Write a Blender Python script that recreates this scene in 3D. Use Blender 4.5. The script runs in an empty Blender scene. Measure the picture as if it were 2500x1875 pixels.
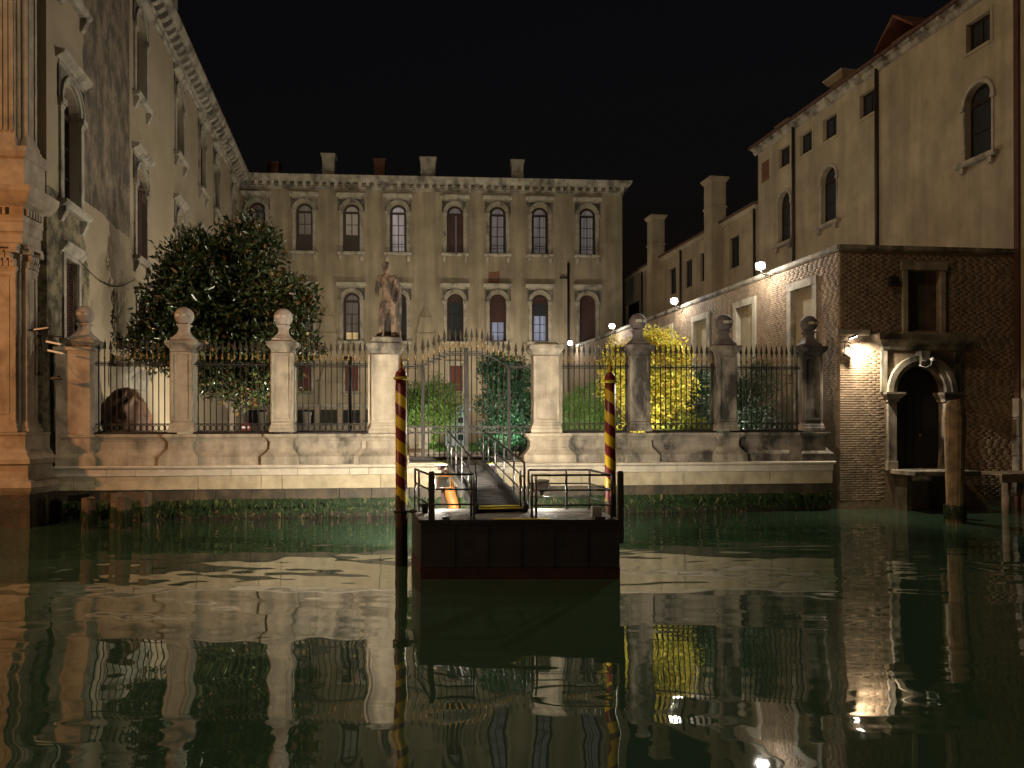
import bpy, bmesh, math, random
import numpy as np
from math import sin, cos, pi, radians, atan2, sqrt, floor
from mathutils import Vector, Matrix

rnd = random.Random(7)
SC = bpy.context.scene
COL = SC.collection

# ------------------------------------------------------------------ camera, world, exposure
cam_d = bpy.data.cameras.new('camera')
cam_d.sensor_width = 36.0
cam_d.lens = 36.0 * 1820 / 2500
cam_d.shift_y = 0.0418
cam_d.clip_end = 600
cam = bpy.data.objects.new('camera', cam_d)
COL.objects.link(cam)
cam.location = (0, 0, 2.6)
cam.rotation_euler = (radians(90), radians(0.12), 0)
SC.camera = cam

W = bpy.data.worlds.new('World')
SC.world = W
W.use_nodes = True
_n = W.node_tree.nodes
_sky = _n.new('ShaderNodeTexSky')
_sky.sky_type = 'NISHITA'
_sky.sun_disc = False
_sky.sun_elevation = radians(-2.5)
_sky.sun_rotation = radians(200)
_bg = _n['Background']
_bg.inputs['Strength'].default_value = 0.018
W.node_tree.links.new(_sky.outputs['Color'], _bg.inputs['Color'])

SC.view_settings.view_transform = 'Standard'
SC.view_settings.look = 'None'
SC.view_settings.exposure = 0.8
SC.view_settings.gamma = 1.0
SC.view_settings.use_curve_mapping = False
SC.render.engine = 'CYCLES'
try:
    SC.cycles.use_denoising = True
    SC.cycles.denoiser = 'OPENIMAGEDENOISE'
    SC.cycles.max_bounces = 6
    SC.cycles.diffuse_bounces = 3
    SC.cycles.glossy_bounces = 3
    SC.cycles.caustics_reflective = False
    SC.cycles.caustics_refractive = False
    SC.cycles.sample_clamp_indirect = 4.0
except Exception:
    pass


def lamp(name, kind, loc, energy, color, target=None, size=0.1, angle=120, blend=0.6):
    d = bpy.data.lights.new(name, kind)
    d.energy = energy
    d.color = color
    if kind == 'AREA':
        d.size = size
    else:
        d.shadow_soft_size = size
    if kind == 'SPOT':
        d.spot_size = radians(angle)
        d.spot_blend = blend
    o = bpy.data.objects.new(name, d)
    COL.objects.link(o)
    o.location = loc
    if target is not None:
        o.rotation_euler = (Vector(target) - Vector(loc)).to_track_quat('-Z', 'Y').to_euler()
    return o


# outside the frame: sodium street lamp on the quay, then two added fill lamps
SODIUM = (1.0, 0.44, 0.165)
COOL = (1.0, 0.86, 0.66)
lamp('sodium_street_light', 'SPOT', (-19.5, 9.5, 6.5), 2300, SODIUM, (-9.0, 19.0, 4.0), 0.25, 112, 0.9)
lamp('unseen_fill_light', 'POINT', (-6, -22, 9), 750, (1.0, 0.62, 0.34), size=0.4)  # added behind the camera as soft ambient light from the front
lamp('unseen_fill_light', 'POINT', (-14, 8, 30), 4200, (1.0, 0.79, 0.5), size=0.6)  # added high over the canal to brighten the tall house wall


# ------------------------------------------------------------------ mesh builder
class MB:
    def __init__(s):
        s.v = []
        s.f = []

    def quad(s, a, b, c, d):
        i = len(s.v)
        s.v += [a, b, c, d]
        s.f.append((i, i + 1, i + 2, i + 3))

    def poly(s, pts):
        i = len(s.v)
        s.v += list(pts)
        s.f.append(tuple(range(i, i + len(pts))))

    def box(s, x0, x1, y0, y1, z0, z1):
        i = len(s.v)
        s.v += [(x0, y0, z0), (x1, y0, z0), (x1, y1, z0), (x0, y1, z0), (x0, y0, z1), (x1, y0, z1), (x1, y1, z1), (x0, y1, z1)]
        s.f += [(i, i + 3, i + 2, i + 1), (i + 4, i + 5, i + 6, i + 7), (i, i + 1, i + 5, i + 4), (i + 1, i + 2, i + 6, i + 5),
                (i + 2, i + 3, i + 7, i + 6), (i + 3, i, i + 4, i + 7)]
        return s

    def loops(s, rings, closed=True, caps=True):
        n = len(rings[0])
        i = len(s.v)
        for r in rings:
            s.v += list(r)
        for k in range(len(rings) - 1):
            a = i + k * n
            b = a + n
            for j in range(n if closed else n - 1):
                j2 = (j + 1) % n
                s.f.append((a + j, a + j2, b + j2, b + j))
        if caps and closed:
            s.f.append(tuple(i + j for j in reversed(range(n))))
            e = i + (len(rings) - 1) * n
            s.f.append(tuple(e + j for j in range(n)))
        return s

    def rect_loft(s, prof, cx=0.0, cy=0.0):
        """prof: (half x, half y, z)"""
        return s.loops([[(cx - a, cy - b, z), (cx + a, cy - b, z), (cx + a, cy + b, z), (cx - a, cy + b, z)] for a, b, z in prof])

    def span_loft(s, x0, x1, prof, yb):
        """moulding: front profile (y, z) extruded from x0 to x1, back at yb"""
        pl = [(y, z) for y, z in prof] + [(yb, prof[-1][1]), (yb, prof[0][1])]
        return s.loops([[(x0, y, z) for y, z in pl], [(x1, y, z) for y, z in pl]])

    def lathe(s, prof, n=16, cx=0.0, cy=0.0, caps=True):
        return s.loops([[(cx + r * cos(2 * pi * j / n), cy + r * sin(2 * pi * j / n), z) for j in range(n)] for r, z in prof], True, caps)

    def tube(s, pts, r, n=6):
        pts = [Vector(p) for p in pts]
        rs = r if isinstance(r, (list, tuple)) else [r] * len(pts)
        rings = []
        up = Vector((0, 0, 1))
        d0 = (pts[1] - pts[0]).normalized()
        a = d0.cross(up)
        if a.length < 1e-3:
            a = Vector((1, 0, 0))
        a.normalize()
        for k, p in enumerate(pts):
            d = (pts[min(k + 1, len(pts) - 1)] - pts[max(k - 1, 0)]).normalized()
            a = (a - d * a.dot(d))
            if a.length < 1e-5:
                a = d.orthogonal()
            a.normalize()
            b = d.cross(a)
            rings.append([tuple(p + (a * cos(2 * pi * j / n) + b * sin(2 * pi * j / n)) * rs[k]) for j in range(n)])
        return s.loops(rings)

    def bar(s, p, q, w, h=None):
        """square bar from p to q"""
        h = h or w
        p, q = Vector(p), Vector(q)
        d = (q - p).normalized()
        a = d.cross(Vector((0, 0, 1)))
        if a.length < 1e-3:
            a = Vector((1, 0, 0))
        a.normalize()
        b = a.cross(d)
        a *= w / 2
        b *= h / 2
        return s.loops([[tuple(c + a + b), tuple(c - a + b), tuple(c - a - b), tuple(c + a - b)] for c in (p, q)])

    def prism(s, poly, y0, y1):
        return s.loops([[(x, y0, z) for x, z in poly], [(x, y1, z) for x, z in poly]])

    def build(s, name, mat, parent=None, smooth=False, bevel=0.0, kind=None):
        me = bpy.data.meshes.new(name)
        me.from_pydata(s.v, [], s.f)
        bm = bmesh.new()
        bm.from_mesh(me)
        bmesh.ops.recalc_face_normals(bm, faces=bm.faces)
        bm.to_mesh(me)
        bm.free()
        return link(name, me, mat, parent, smooth, bevel, kind)

    def sheet(s, name, mat, parent=None, smooth=False, kind=None):
        """no normal fixing: for open sheets"""
        me = bpy.data.meshes.new(name)
        me.from_pydata(s.v, [], s.f)
        return link(name, me, mat, parent, smooth, 0.0, kind)


def link(name, me, mat, parent=None, smooth=False, bevel=0.0, kind=None):
    if mat is not None and not me.materials:
        me.materials.append(mat)
    if smooth:
        me.polygons.foreach_set('use_smooth', [True] * len(me.polygons))
    o = bpy.data.objects.new(name, me)
    COL.objects.link(o)
    o.parent = parent
    if bevel:
        b = o.modifiers.new('bevel', 'BEVEL')
        b.width = bevel
        b.segments = 2
        b.limit_method = 'ANGLE'
        b.angle_limit = radians(35)
    if kind:
        o['kind'] = kind
    return o


def inst(name, me, parent=None, loc=(0, 0, 0), rot=(0, 0, 0), scale=(1, 1, 1)):
    o = bpy.data.objects.new(name, me)
    COL.objects.link(o)
    o.parent = parent
    o.location = loc
    o.rotation_euler = rot
    o.scale = scale
    return o


def tag(o, label, cat, group=None):
    o['label'] = label
    o['category'] = cat
    if group:
        o['group'] = group
    return o


def thing(name, label, cat, loc=(0, 0, 0), rotz=0.0, group=None):
    o = bpy.data.objects.new(name, None)
    COL.objects.link(o)
    o.location = loc
    o.rotation_euler = (0, 0, rotz)
    return tag(o, label, cat, group)


def np_mesh(name, verts, faces):
    """verts Nx3, faces Mx4 or Mx3 arrays"""
    me = bpy.data.meshes.new(name)
    k = faces.shape[1]
    me.vertices.add(len(verts))
    me.vertices.foreach_set('co', np.asarray(verts, np.float32).ravel())
    me.loops.add(faces.size)
    me.loops.foreach_set('vertex_index', faces.astype(np.int32).ravel())
    me.polygons.add(len(faces))
    me.polygons.foreach_set('loop_start', np.arange(0, faces.size, k, dtype=np.int32))
    me.polygons.foreach_set('loop_total', np.full(len(faces), k, np.int32))
    me.update(calc_edges=True)
    return me


# ------------------------------------------------------------------ materials
def mat_new(name):
    m = bpy.data.materials.new(name)
    m.use_nodes = True
    nt = m.node_tree
    return m, nt, nt.nodes, nt.links, nt.nodes['Principled BSDF']


def noise(nt, pos, scale, detail=4, rough=0.55, vec_scale=None):
    n = nt.nodes.new('ShaderNodeTexNoise')
    n.inputs['Scale'].default_value = scale
    n.inputs['Detail'].default_value = detail
    n.inputs['Roughness'].default_value = rough
    if vec_scale:
        mp = nt.nodes.new('ShaderNodeMapping')
        mp.inputs['Scale'].default_value = vec_scale
        nt.links.new(pos, mp.inputs['Vector'])
        pos = mp.outputs['Vector']
    nt.links.new(pos, n.inputs['Vector'])
    return n.outputs['Fac']


def ramp(nt, fac, a, b, c0=(0, 0, 0, 1), c1=(1, 1, 1, 1)):
    r = nt.nodes.new('ShaderNodeValToRGB')
    r.color_ramp.elements[0].position = a
    r.color_ramp.elements[1].position = b
    r.color_ramp.elements[0].color = c0
    r.color_ramp.elements[1].color = c1
    nt.links.new(fac, r.inputs['Fac'])
    return r.outputs['Color']


def mix(nt, fac, a, b, mode='MIX'):
    m = nt.nodes.new('ShaderNodeMix')
    m.data_type = 'RGBA'
    m.blend_type = mode
    for k, val in ((6, a), (7, b)):
        if isinstance(val, tuple):
            m.inputs[k].default_value = val if len(val) == 4 else (*val, 1)
        else:
            nt.links.new(val, m.inputs[k])
    if isinstance(fac, (int, float)):
        m.inputs[0].default_value = fac
    else:
        nt.links.new(fac, m.inputs[0])
    return m.outputs[2]


def math_node(nt, op, a, b=None, c=None):
    m = nt.nodes.new('ShaderNodeMath')
    m.operation = op
    for k, val in enumerate((a, b, c)):
        if val is None:
            continue
        if isinstance(val, (int, float)):
            m.inputs[k].default_value = val
        else:
            nt.links.new(val, m.inputs[k])
    return m.outputs[0]


def bump(nt, bsdf, fac, strength, dist=0.02):
    b = nt.nodes.new('ShaderNodeBump')
    b.inputs['Strength'].default_value = strength
    b.inputs['Distance'].default_value = dist
    nt.links.new(fac, b.inputs['Height'])
    nt.links.new(b.outputs['Normal'], bsdf.inputs['Normal'])


def M_surf(name, col, var=0.3, scale=2.0, rough=0.85, bump_s=0.3, bscale=30, grime=0.0, gcol=(0.03, 0.028, 0.022), gscale=1.3,
           gedge=(0.48, 0.68), metal=0.0, island=0.0, dist=0.02, streak=0.0):
    m, nt, N, L, P = mat_new(name)
    g = N.new('ShaderNodeNewGeometry')
    pos = g.outputs['Position']
    f = noise(nt, pos, scale, 5, 0.6)
    dark = tuple(c * (1 - var) for c in col)
    lite = tuple(min(1, c * (1 + var)) for c in col)
    c = ramp(nt, f, 0.3, 0.72, (*dark, 1), (*lite, 1))
    if island:
        r = g.outputs['Random Per Island']
        c = mix(nt, 1.0, c, ramp(nt, r, 0, 1, (1 - island,) * 3 + (1,), (1 + island, 1 + island * 0.85, 1 + island * 0.7, 1)), 'MULTIPLY')
    if grime:
        gf = noise(nt, pos, gscale, 6, 0.62, (1.6, 1.6, 0.75))
        gm = ramp(nt, gf, gedge[0], gedge[1], (0, 0, 0, 1), (grime, grime, grime, 1))
        c = mix(nt, gm, c, gcol)
    if streak:
        sf = noise(nt, pos, 1.6, 5, 0.6, (1.3, 1.3, 0.09))
        c = mix(nt, 1.0, c, ramp(nt, sf, 0.36, 0.6, (1 - streak, 1 - streak, 1 - streak, 1), (1, 1, 1, 1)), 'MULTIPLY')
    L.new(c, P.inputs['Base Color'])
    P.inputs['Roughness'].default_value = rough
    P.inputs['Metallic'].default_value = metal
    if bump_s:
        bump(nt, P, noise(nt, pos, bscale, 5, 0.65), bump_s, dist)
    return m


def M_plain(name, col, rough=0.6, metal=0.0):
    m, nt, N, L, P = mat_new(name)
    P.inputs['Base Color'].default_value = (*col, 1)
    P.inputs['Roughness'].default_value = rough
    P.inputs['Metallic'].default_value = metal
    return m


def M_emit(name, col, s):
    m, nt, N, L, P = mat_new(name)
    P.inputs['Base Color'].default_value = (*col, 1)
    P.inputs['Emission Color'].default_value = (*col, 1)
    P.inputs['Emission Strength'].default_value = s
    return m


def M_leaf(name, cols, rough=0.45, spec=0.5, trans=0.25):
    m, nt, N, L, P = mat_new(name)
    g = N.new('ShaderNodeNewGeometry')
    r = N.new('ShaderNodeValToRGB')
    els = r.color_ramp.elements
    while len(els) < len(cols):
        els.new(0.5)
    for k, (p, c) in enumerate(cols):
        els[k].position = p
        els[k].color = (*c, 1)
    L.new(g.outputs['Random Per Island'], r.inputs['Fac'])
    L.new(r.outputs['Color'], P.inputs['Base Color'])
    P.inputs['Roughness'].default_value = rough
    P.inputs['Specular IOR Level'].default_value = spec
    if trans:
        t = N.new('ShaderNodeBsdfTranslucent')
        L.new(r.outputs['Color'], t.inputs['Color'])
        mx = N.new('ShaderNodeMixShader')
        mx.inputs[0].default_value = trans
        L.new(P.outputs[0], mx.inputs[1])
        L.new(t.outputs[0], mx.inputs[2])
        L.new(mx.outputs[0], N['Material Output'].inputs['Surface'])
    return m


STONE = M_surf('istrian_stone', (0.36, 0.305, 0.225), 0.25, 3.0, 0.8, 0.45, 26, 0.6, (0.07, 0.062, 0.045), 1.1, (0.5, 0.72), streak=0.35)
STONE_D = M_surf('weathered_stone', (0.33, 0.285, 0.215), 0.3, 2.4, 0.85, 0.5, 24, 0.92, (0.035, 0.032, 0.026), 0.85, (0.44, 0.6), streak=0.4)
STONE_R = M_surf('sooty_stone', (0.25, 0.215, 0.17), 0.35, 2.2, 0.85, 0.5, 24, 0.95, (0.03, 0.026, 0.022), 0.9, (0.42, 0.58))
STONE_L = M_surf('pale_block_stone', (0.50, 0.45, 0.36), 0.18, 3.5, 0.8, 0.5, 22, 0.35, (0.12, 0.1, 0.06), 1.6, (0.55, 0.78), island=0.16)
STONE_Y = M_surf('yellowed_block_stone', (0.43, 0.37, 0.25), 0.25, 2.6, 0.85, 0.6, 18, 0.5, (0.12, 0.1, 0.05), 1.3, (0.5, 0.75), island=0.2)
STONE_WET = M_surf('wet_foundation_stone', (0.085, 0.064, 0.038), 0.45, 3.0, 0.6, 0.7, 14, 0.8, (0.02, 0.02, 0.014), 1.5, (0.4, 0.6))
PLINK = M_surf('pink_ball_stone', (0.32, 0.265, 0.215), 0.22, 5.0, 0.8, 0.3, 30, 0.35, (0.08, 0.07, 0.06), 2.5)
GREYBALL = M_surf('grey_ball_stone', (0.12, 0.1, 0.092), 0.25, 5.0, 0.85, 0.3, 30, 0.5, (0.05, 0.045, 0.04), 2.5)
STATUE = M_surf('statue_stone', (0.17, 0.115, 0.075), 0.45, 4.5, 0.8, 0.5, 30, 0.92, (0.028, 0.02, 0.015), 2.4, (0.44, 0.56))
TRIM = M_surf('window_trim_stone', (0.36, 0.32, 0.25), 0.25, 3, 0.85, 0.2, 20, 0.75, (0.05, 0.045, 0.04), 1.1, (0.5, 0.68))
SOOT = M_surf('sooty_trim_stone', (0.25, 0.215, 0.165), 0.35, 1.4, 0.85, 0.3, 20, 0.85, (0.035, 0.032, 0.027), 0.8, (0.4, 0.56))
BACKWALL = M_surf('ochre_render', (0.37, 0.3, 0.205), 0.2, 0.6, 0.9, 0.25, 10, 0.45, (0.2, 0.165, 0.115), 0.45, (0.42, 0.66), streak=0.28)
CORNICE = M_surf('cornice_stone', (0.36, 0.32, 0.25), 0.3, 1.6, 0.85, 0.3, 14, 0.8, (0.05, 0.045, 0.038), 1.0, (0.46, 0.64))
RIGHTWALL = M_surf('sand_render', (0.4, 0.335, 0.225), 0.22, 0.8, 0.92, 0.6, 12, 0.4, (0.22, 0.185, 0.13), 0.6, (0.42, 0.66), streak=0.2)
ROOF = M_surf('roof_tiles', (0.1, 0.05, 0.035), 0.4, 6, 0.9, 0.5, 20)
REDTILE = M_surf('red_tile_edge', (0.17, 0.07, 0.04), 0.3, 6, 0.9, 0.4, 20)
REDBLDG = M_surf('dark_red_render', (0.07, 0.028, 0.017), 0.25, 1.5, 0.9, 0.3, 14, 0.4, (0.05, 0.025, 0.018), 0.8)
MORTAR = M_surf('mortar', (0.2, 0.15, 0.1), 0.3, 6, 0.95, 0.4, 40)
BRICK = M_surf('brick', (0.245, 0.175, 0.112), 0.3, 3.0, 0.9, 0.25, 40, 0.6, (0.06, 0.045, 0.032), 0.8, (0.46, 0.7), island=0.07)
IRON = M_surf('dark_iron', (0.022, 0.02, 0.018), 0.4, 14, 0.5, 0.2, 60, 0.6, (0.09, 0.055, 0.025), 5, (0.55, 0.7))
IRON_R = M_surf('rusty_gate_iron', (0.015, 0.0135, 0.011), 0.35, 10, 0.55, 0.2, 60, 0.6, (0.045, 0.022, 0.01), 3.5, (0.5, 0.64))
SPEAR = M_surf('spear_iron', (0.032, 0.026, 0.018), 0.35, 12, 0.5, 0.15, 60, 0.5, (0.03, 0.025, 0.02), 5)
GILT = M_surf('gilt_collar', (0.17, 0.09, 0.015), 0.3, 16, 0.45, 0.2, 60, 0.5, (0.09, 0.05, 0.015), 9)
WOODFRAME = M_surf('dark_window_wood', (0.028, 0.016, 0.012), 0.3, 8, 0.5, 0.1, 30)
SHUTTER = M_surf('red_brown_shutter', (0.05, 0.018, 0.013), 0.3, 8, 0.6, 0.1, 30)
SHUTTER_R = M_surf('red_shutter', (0.11, 0.024, 0.016), 0.25, 8, 0.6, 0.1, 30)
DARK = M_plain('dark_recess', (0.006, 0.006, 0.007), 0.8)
DOORM = M_surf('old_dark_door', (0.014, 0.011, 0.009), 0.3, 5, 0.7, 0.2, 30)
PIPE = M_plain('dark_drainpipe', (0.02, 0.016, 0.013), 0.5)
STEEL = M_plain('galvanised_rail', (0.14, 0.14, 0.14), 0.32, 0.9)
BLACKRAIL = M_plain('black_rail', (0.03, 0.03, 0.032), 0.38, 0.3)
HULL = M_surf('black_hull_paint', (0.028, 0.027, 0.032), 0.4, 2.5, 0.5, 0.25, 12, 0.6, (0.04, 0.02, 0.012), 2.2, (0.5, 0.72))
ANTIFOUL = M_surf('red_antifouling', (0.045, 0.013, 0.01), 0.5, 3, 0.7, 0.3, 20, 0.6, (0.02, 0.012, 0.01), 2.5)
DECK = M_surf('worn_deck', (0.13, 0.12, 0.11), 0.5, 5, 0.55, 0.5, 40, 0.5, (0.03, 0.028, 0.026), 3)
RAMP = M_surf('rubber_ramp', (0.028, 0.026, 0.025), 0.4, 5, 0.6, 0.4, 50)
YELLOW = M_surf('yellow_paint', (0.62, 0.5, 0.03), 0.15, 9, 0.5, 0.1, 30, 0.3, (0.2, 0.16, 0.03), 5)
GREYBOX = M_plain('grey_enamel', (0.3, 0.33, 0.31), 0.4)
WHITE = M_plain('white_enamel', (0.7, 0.7, 0.68), 0.4)
WOODPILE = M_surf('grey_timber', (0.15, 0.105, 0.065), 0.4, 4, 0.85, 0.7, 18, 0.7, (0.03, 0.026, 0.02), 2.0, (0.45, 0.65))
WOODPILE_LIT = M_surf('lit_grey_timber', (0.27, 0.19, 0.11), 0.4, 4, 0.85, 0.7, 18, 0.6, (0.05, 0.04, 0.03), 2.0, (0.48, 0.68))  # grey timber with its colour raised to stand for light on the mooring pile
ORANGEPILE = M_surf('orange_pile_paint', (0.3, 0.11, 0.018), 0.3, 5, 0.6, 0.3, 25, 0.5, (0.12, 0.07, 0.03), 3)
LAMPGLASS = M_emit('lamp_glass', (1.0, 0.95, 0.86), 120)
LAMPGLASS_S = M_emit('lamp_glass_dim', (1.0, 0.97, 0.9), 14)
FLOODGLASS = M_emit('flood_glass', (1.0, 0.96, 0.88), 3.0)
TRUNK = M_surf('bark', (0.09, 0.065, 0.045), 0.4, 8, 0.9, 0.8, 20)
LAWN = M_surf('lawn_soil', (0.05, 0.09, 0.02), 0.4, 3, 0.9, 0.6, 30)
GRASSM = M_leaf('grass_blades', [(0, (0.05, 0.12, 0.02)), (1, (0.12, 0.22, 0.04))], 0.6, 0.3, 0.3)
GRAVEL = M_surf('gravel_path', (0.22, 0.17, 0.14), 0.25, 14, 0.95, 0.6, 60)
MAGN = M_leaf('magnolia_leaf', [(0, (0.016, 0.026, 0.007)), (0.6, (0.034, 0.05, 0.014)), (0.86, (0.06, 0.065, 0.018)), (0.95, (0.15, 0.075, 0.022)), (1, (0.2, 0.09, 0.03))], 0.28, 0.6, 0.12)
YELLEAF = M_leaf('yellow_leaf', [(0, (0.5, 0.4, 0.05)), (0.5, (0.6, 0.5, 0.08)), (0.88, (0.4, 0.46, 0.07)), (0.97, (0.5, 0.28, 0.04)), (1, (0.35, 0.07, 0.03))], 0.5, 0.3, 0.4)
IVYLEAF = M_leaf('ivy_leaf', [(0, (0.01, 0.03, 0.012)), (0.6, (0.02, 0.07, 0.03)), (1, (0.04, 0.12, 0.05))], 0.35, 0.5, 0.15)
SHRUBLEAF = M_leaf('shrub_leaf', [(0, (0.04, 0.09, 0.012)), (1, (0.12, 0.19, 0.03))], 0.5, 0.3, 0.25)
OLEANDER = M_leaf('oleander_leaf', [(0, (0.02, 0.04, 0.02)), (0.7, (0.05, 0.085, 0.045)), (1, (0.13, 0.16, 0.09))], 0.35, 0.6, 0.15)
WEED = M_leaf('canal_weed', [(0, (0.006, 0.016, 0.004)), (0.5, (0.014, 0.034, 0.008)), (0.9, (0.034, 0.062, 0.016)), (1, (0.16, 0.13, 0.06))], 0.6, 0.3, 0.1)
WEEDLOW = M_leaf('brown_weed', [(0, (0.012, 0.008, 0.006)), (0.8, (0.03, 0.018, 0.012)), (1, (0.1, 0.06, 0.04))], 0.6, 0.3, 0.0)


def make_left_wall_mat():
    """old render with a peeled rough field (object x 3..8, z above about 10) and a damp stained foot near the corner"""
    m, nt, N, L, P = mat_new('old_ivory_render')
    tc = N.new('ShaderNodeTexCoord')
    pos = tc.outputs['Object']
    sep = N.new('ShaderNodeSeparateXYZ')
    L.new(pos, sep.inputs[0])
    base = ramp(nt, noise(nt, pos, 0.5, 6, 0.65), 0.3, 0.75, (0.31, 0.245, 0.16, 1), (0.43, 0.345, 0.235, 1))
    wob = noise(nt, pos, 0.9, 5, 0.6)
    ex = math_node(nt, 'ADD', sep.outputs[0], math_node(nt, 'MULTIPLY', math_node(nt, 'SUBTRACT', wob, 0.5), 0.5))
    ez = math_node(nt, 'ADD', sep.outputs[2], math_node(nt, 'MULTIPLY', math_node(nt, 'SUBTRACT', wob, 0.5), 0.5))
    field = math_node(nt, 'MULTIPLY', math_node(nt, 'MULTIPLY', math_node(nt, 'GREATER_THAN', ex, 3.1), math_node(nt, 'LESS_THAN', ex, 7.9)),
                      math_node(nt, 'GREATER_THAN', ez, 9.75))
    rough = noise(nt, pos, 1.6, 7, 0.72, (1, 1, 0.6))
    fieldcol = ramp(nt, rough, 0.44, 0.6, (0.085, 0.07, 0.052, 1), (0.24, 0.18, 0.12, 1))
    c = mix(nt, field, base, fieldcol)
    dn = noise(nt, pos, 0.8, 7, 0.68)
    damp = math_node(nt, 'LESS_THAN', math_node(nt, 'ADD', math_node(nt, 'MULTIPLY', sep.outputs[0], 0.16), math_node(nt, 'MULTIPLY', sep.outputs[2], 0.04)),
                     math_node(nt, 'ADD', 0.42, math_node(nt, 'MULTIPLY', dn, 0.85)))
    damp = math_node(nt, 'MULTIPLY', damp, math_node(nt, 'LESS_THAN', ez, 9.4))
    dampcol = ramp(nt, noise(nt, pos, 2.2, 7, 0.7), 0.42, 0.6, (0.06, 0.055, 0.035, 1), (0.27, 0.22, 0.13, 1))
    c = mix(nt, damp, c, dampcol)
    L.new(c, P.inputs['Base Color'])
    P.inputs['Roughness'].default_value = 0.9
    h = math_node(nt, 'ADD', noise(nt, pos, 14, 5, 0.7), math_node(nt, 'MULTIPLY', math_node(nt, 'MULTIPLY', rough, field), 3.0))
    bump(nt, P, h, 0.45, 0.03)
    return m


LEFTWALL = make_left_wall_mat()


def make_stripe_mat():
    m, nt, N, L, P = mat_new('spiral_pole_paint')
    tc = N.new('ShaderNodeTexCoord')
    sep = N.new('ShaderNodeSeparateXYZ')
    L.new(tc.outputs['Object'], sep.inputs[0])
    ang = math_node(nt, 'ARCTAN2', sep.outputs[1], sep.outputs[0])
    t = math_node(nt, 'ADD', math_node(nt, 'DIVIDE', sep.outputs[2], 0.44), math_node(nt, 'DIVIDE', ang, 2 * pi))
    fr = math_node(nt, 'FRACT', math_node(nt, 'ADD', t, 20.0))
    yel = math_node(nt, 'GREATER_THAN', fr, 0.5)
    top = math_node(nt, 'LESS_THAN', sep.outputs[2], 3.36)
    yel = math_node(nt, 'MULTIPLY', yel, top)
    g = N.new('ShaderNodeNewGeometry')
    nz = noise(nt, g.outputs['Position'], 7, 5, 0.65)
    red = ramp(nt, nz, 0.3, 0.7, (0.13, 0.011, 0.013, 1), (0.21, 0.018, 0.018, 1))
    ye = ramp(nt, nz, 0.3, 0.7, (0.62, 0.43, 0.015, 1), (0.78, 0.57, 0.02, 1))
    c = mix(nt, yel, red, ye)
    wear = math_node(nt, 'GREATER_THAN', math_node(nt, 'ADD', math_node(nt, 'MULTIPLY', nz, 2.2), 0.15), sep.outputs[2])
    wood = ramp(nt, noise(nt, g.outputs['Position'], 9, 5, 0.7, (3, 3, 0.6)), 0.35, 0.7, (0.035, 0.016, 0.008, 1), (0.13, 0.06, 0.025, 1))
    c = mix(nt, wear, c, wood)
    low = math_node(nt, 'LESS_THAN', sep.outputs[2], 0.75)
    c = mix(nt, low, c, (0.012, 0.01, 0.009))
    L.new(c, P.inputs['Base Color'])
    P.inputs['Roughness'].default_value = 0.38
    bump(nt, P, nz, 0.2, 0.01)
    return m


STRIPE = make_stripe_mat()
POLERED = M_plain('pole_cap_red', (0.2, 0.014, 0.018), 0.35)
POLEGOLD = M_surf('pole_finial_gold', (0.55, 0.34, 0.03), 0.2, 14, 0.4, 0.1, 40)


def make_water_mat():
    m, nt, N, L, P = mat_new('canal_water')
    P.inputs['Base Color'].default_value = (0.038, 0.078, 0.046, 1)
    P.inputs['Roughness'].default_value = 0.02
    P.inputs['IOR'].default_value = 1.8
    g = N.new('ShaderNodeNewGeometry')
    # noisy shading normal with a constant tilt put in to lengthen the reflections
    vm = N.new('ShaderNodeVectorMath')
    vm.operation = 'ADD'
    cb = N.new('ShaderNodeCombineXYZ')
    nz = noise(nt, g.outputs['Position'], 0.55, 3, 0.5, (0.35, 1.4, 1))
    nx = noise(nt, g.outputs['Position'], 1.3, 2, 0.5, (0.8, 1.5, 1))
    L.new(math_node(nt, 'MULTIPLY', math_node(nt, 'SUBTRACT', nx, 0.5), 0.02), cb.inputs[0])
    L.new(math_node(nt, 'ADD', 0.012, math_node(nt, 'MULTIPLY', nz, 0.05)), cb.inputs[1])
    L.new(g.outputs['Normal'], vm.inputs[0])
    L.new(cb.outputs[0], vm.inputs[1])
    nm = N.new('ShaderNodeVectorMath')
    nm.operation = 'NORMALIZE'
    L.new(vm.outputs[0], nm.inputs[0])
    L.new(nm.outputs[0], P.inputs['Normal'])
    return m


WATER = make_water_mat()


def M_curtain(name, col, emit, ecol, strength):
    m, nt, N, L, P = mat_new(name)
    tc = N.new('ShaderNodeNewGeometry')
    w = noise(nt, tc.outputs['Position'], 9, 2, 0.5, (1, 1, 0.04))
    c = ramp(nt, w, 0.35, 0.65, tuple(x * 0.55 for x in col) + (1,), (*col, 1))
    L.new(c, P.inputs['Base Color'])
    P.inputs['Roughness'].default_value = 0.3
    if emit:
        e = ramp(nt, w, 0.3, 0.7, tuple(x * 0.5 for x in ecol) + (1,), (*ecol, 1))
        L.new(e, P.inputs['Emission Color'])
        P.inputs['Emission Strength'].default_value = strength
    return m


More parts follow.
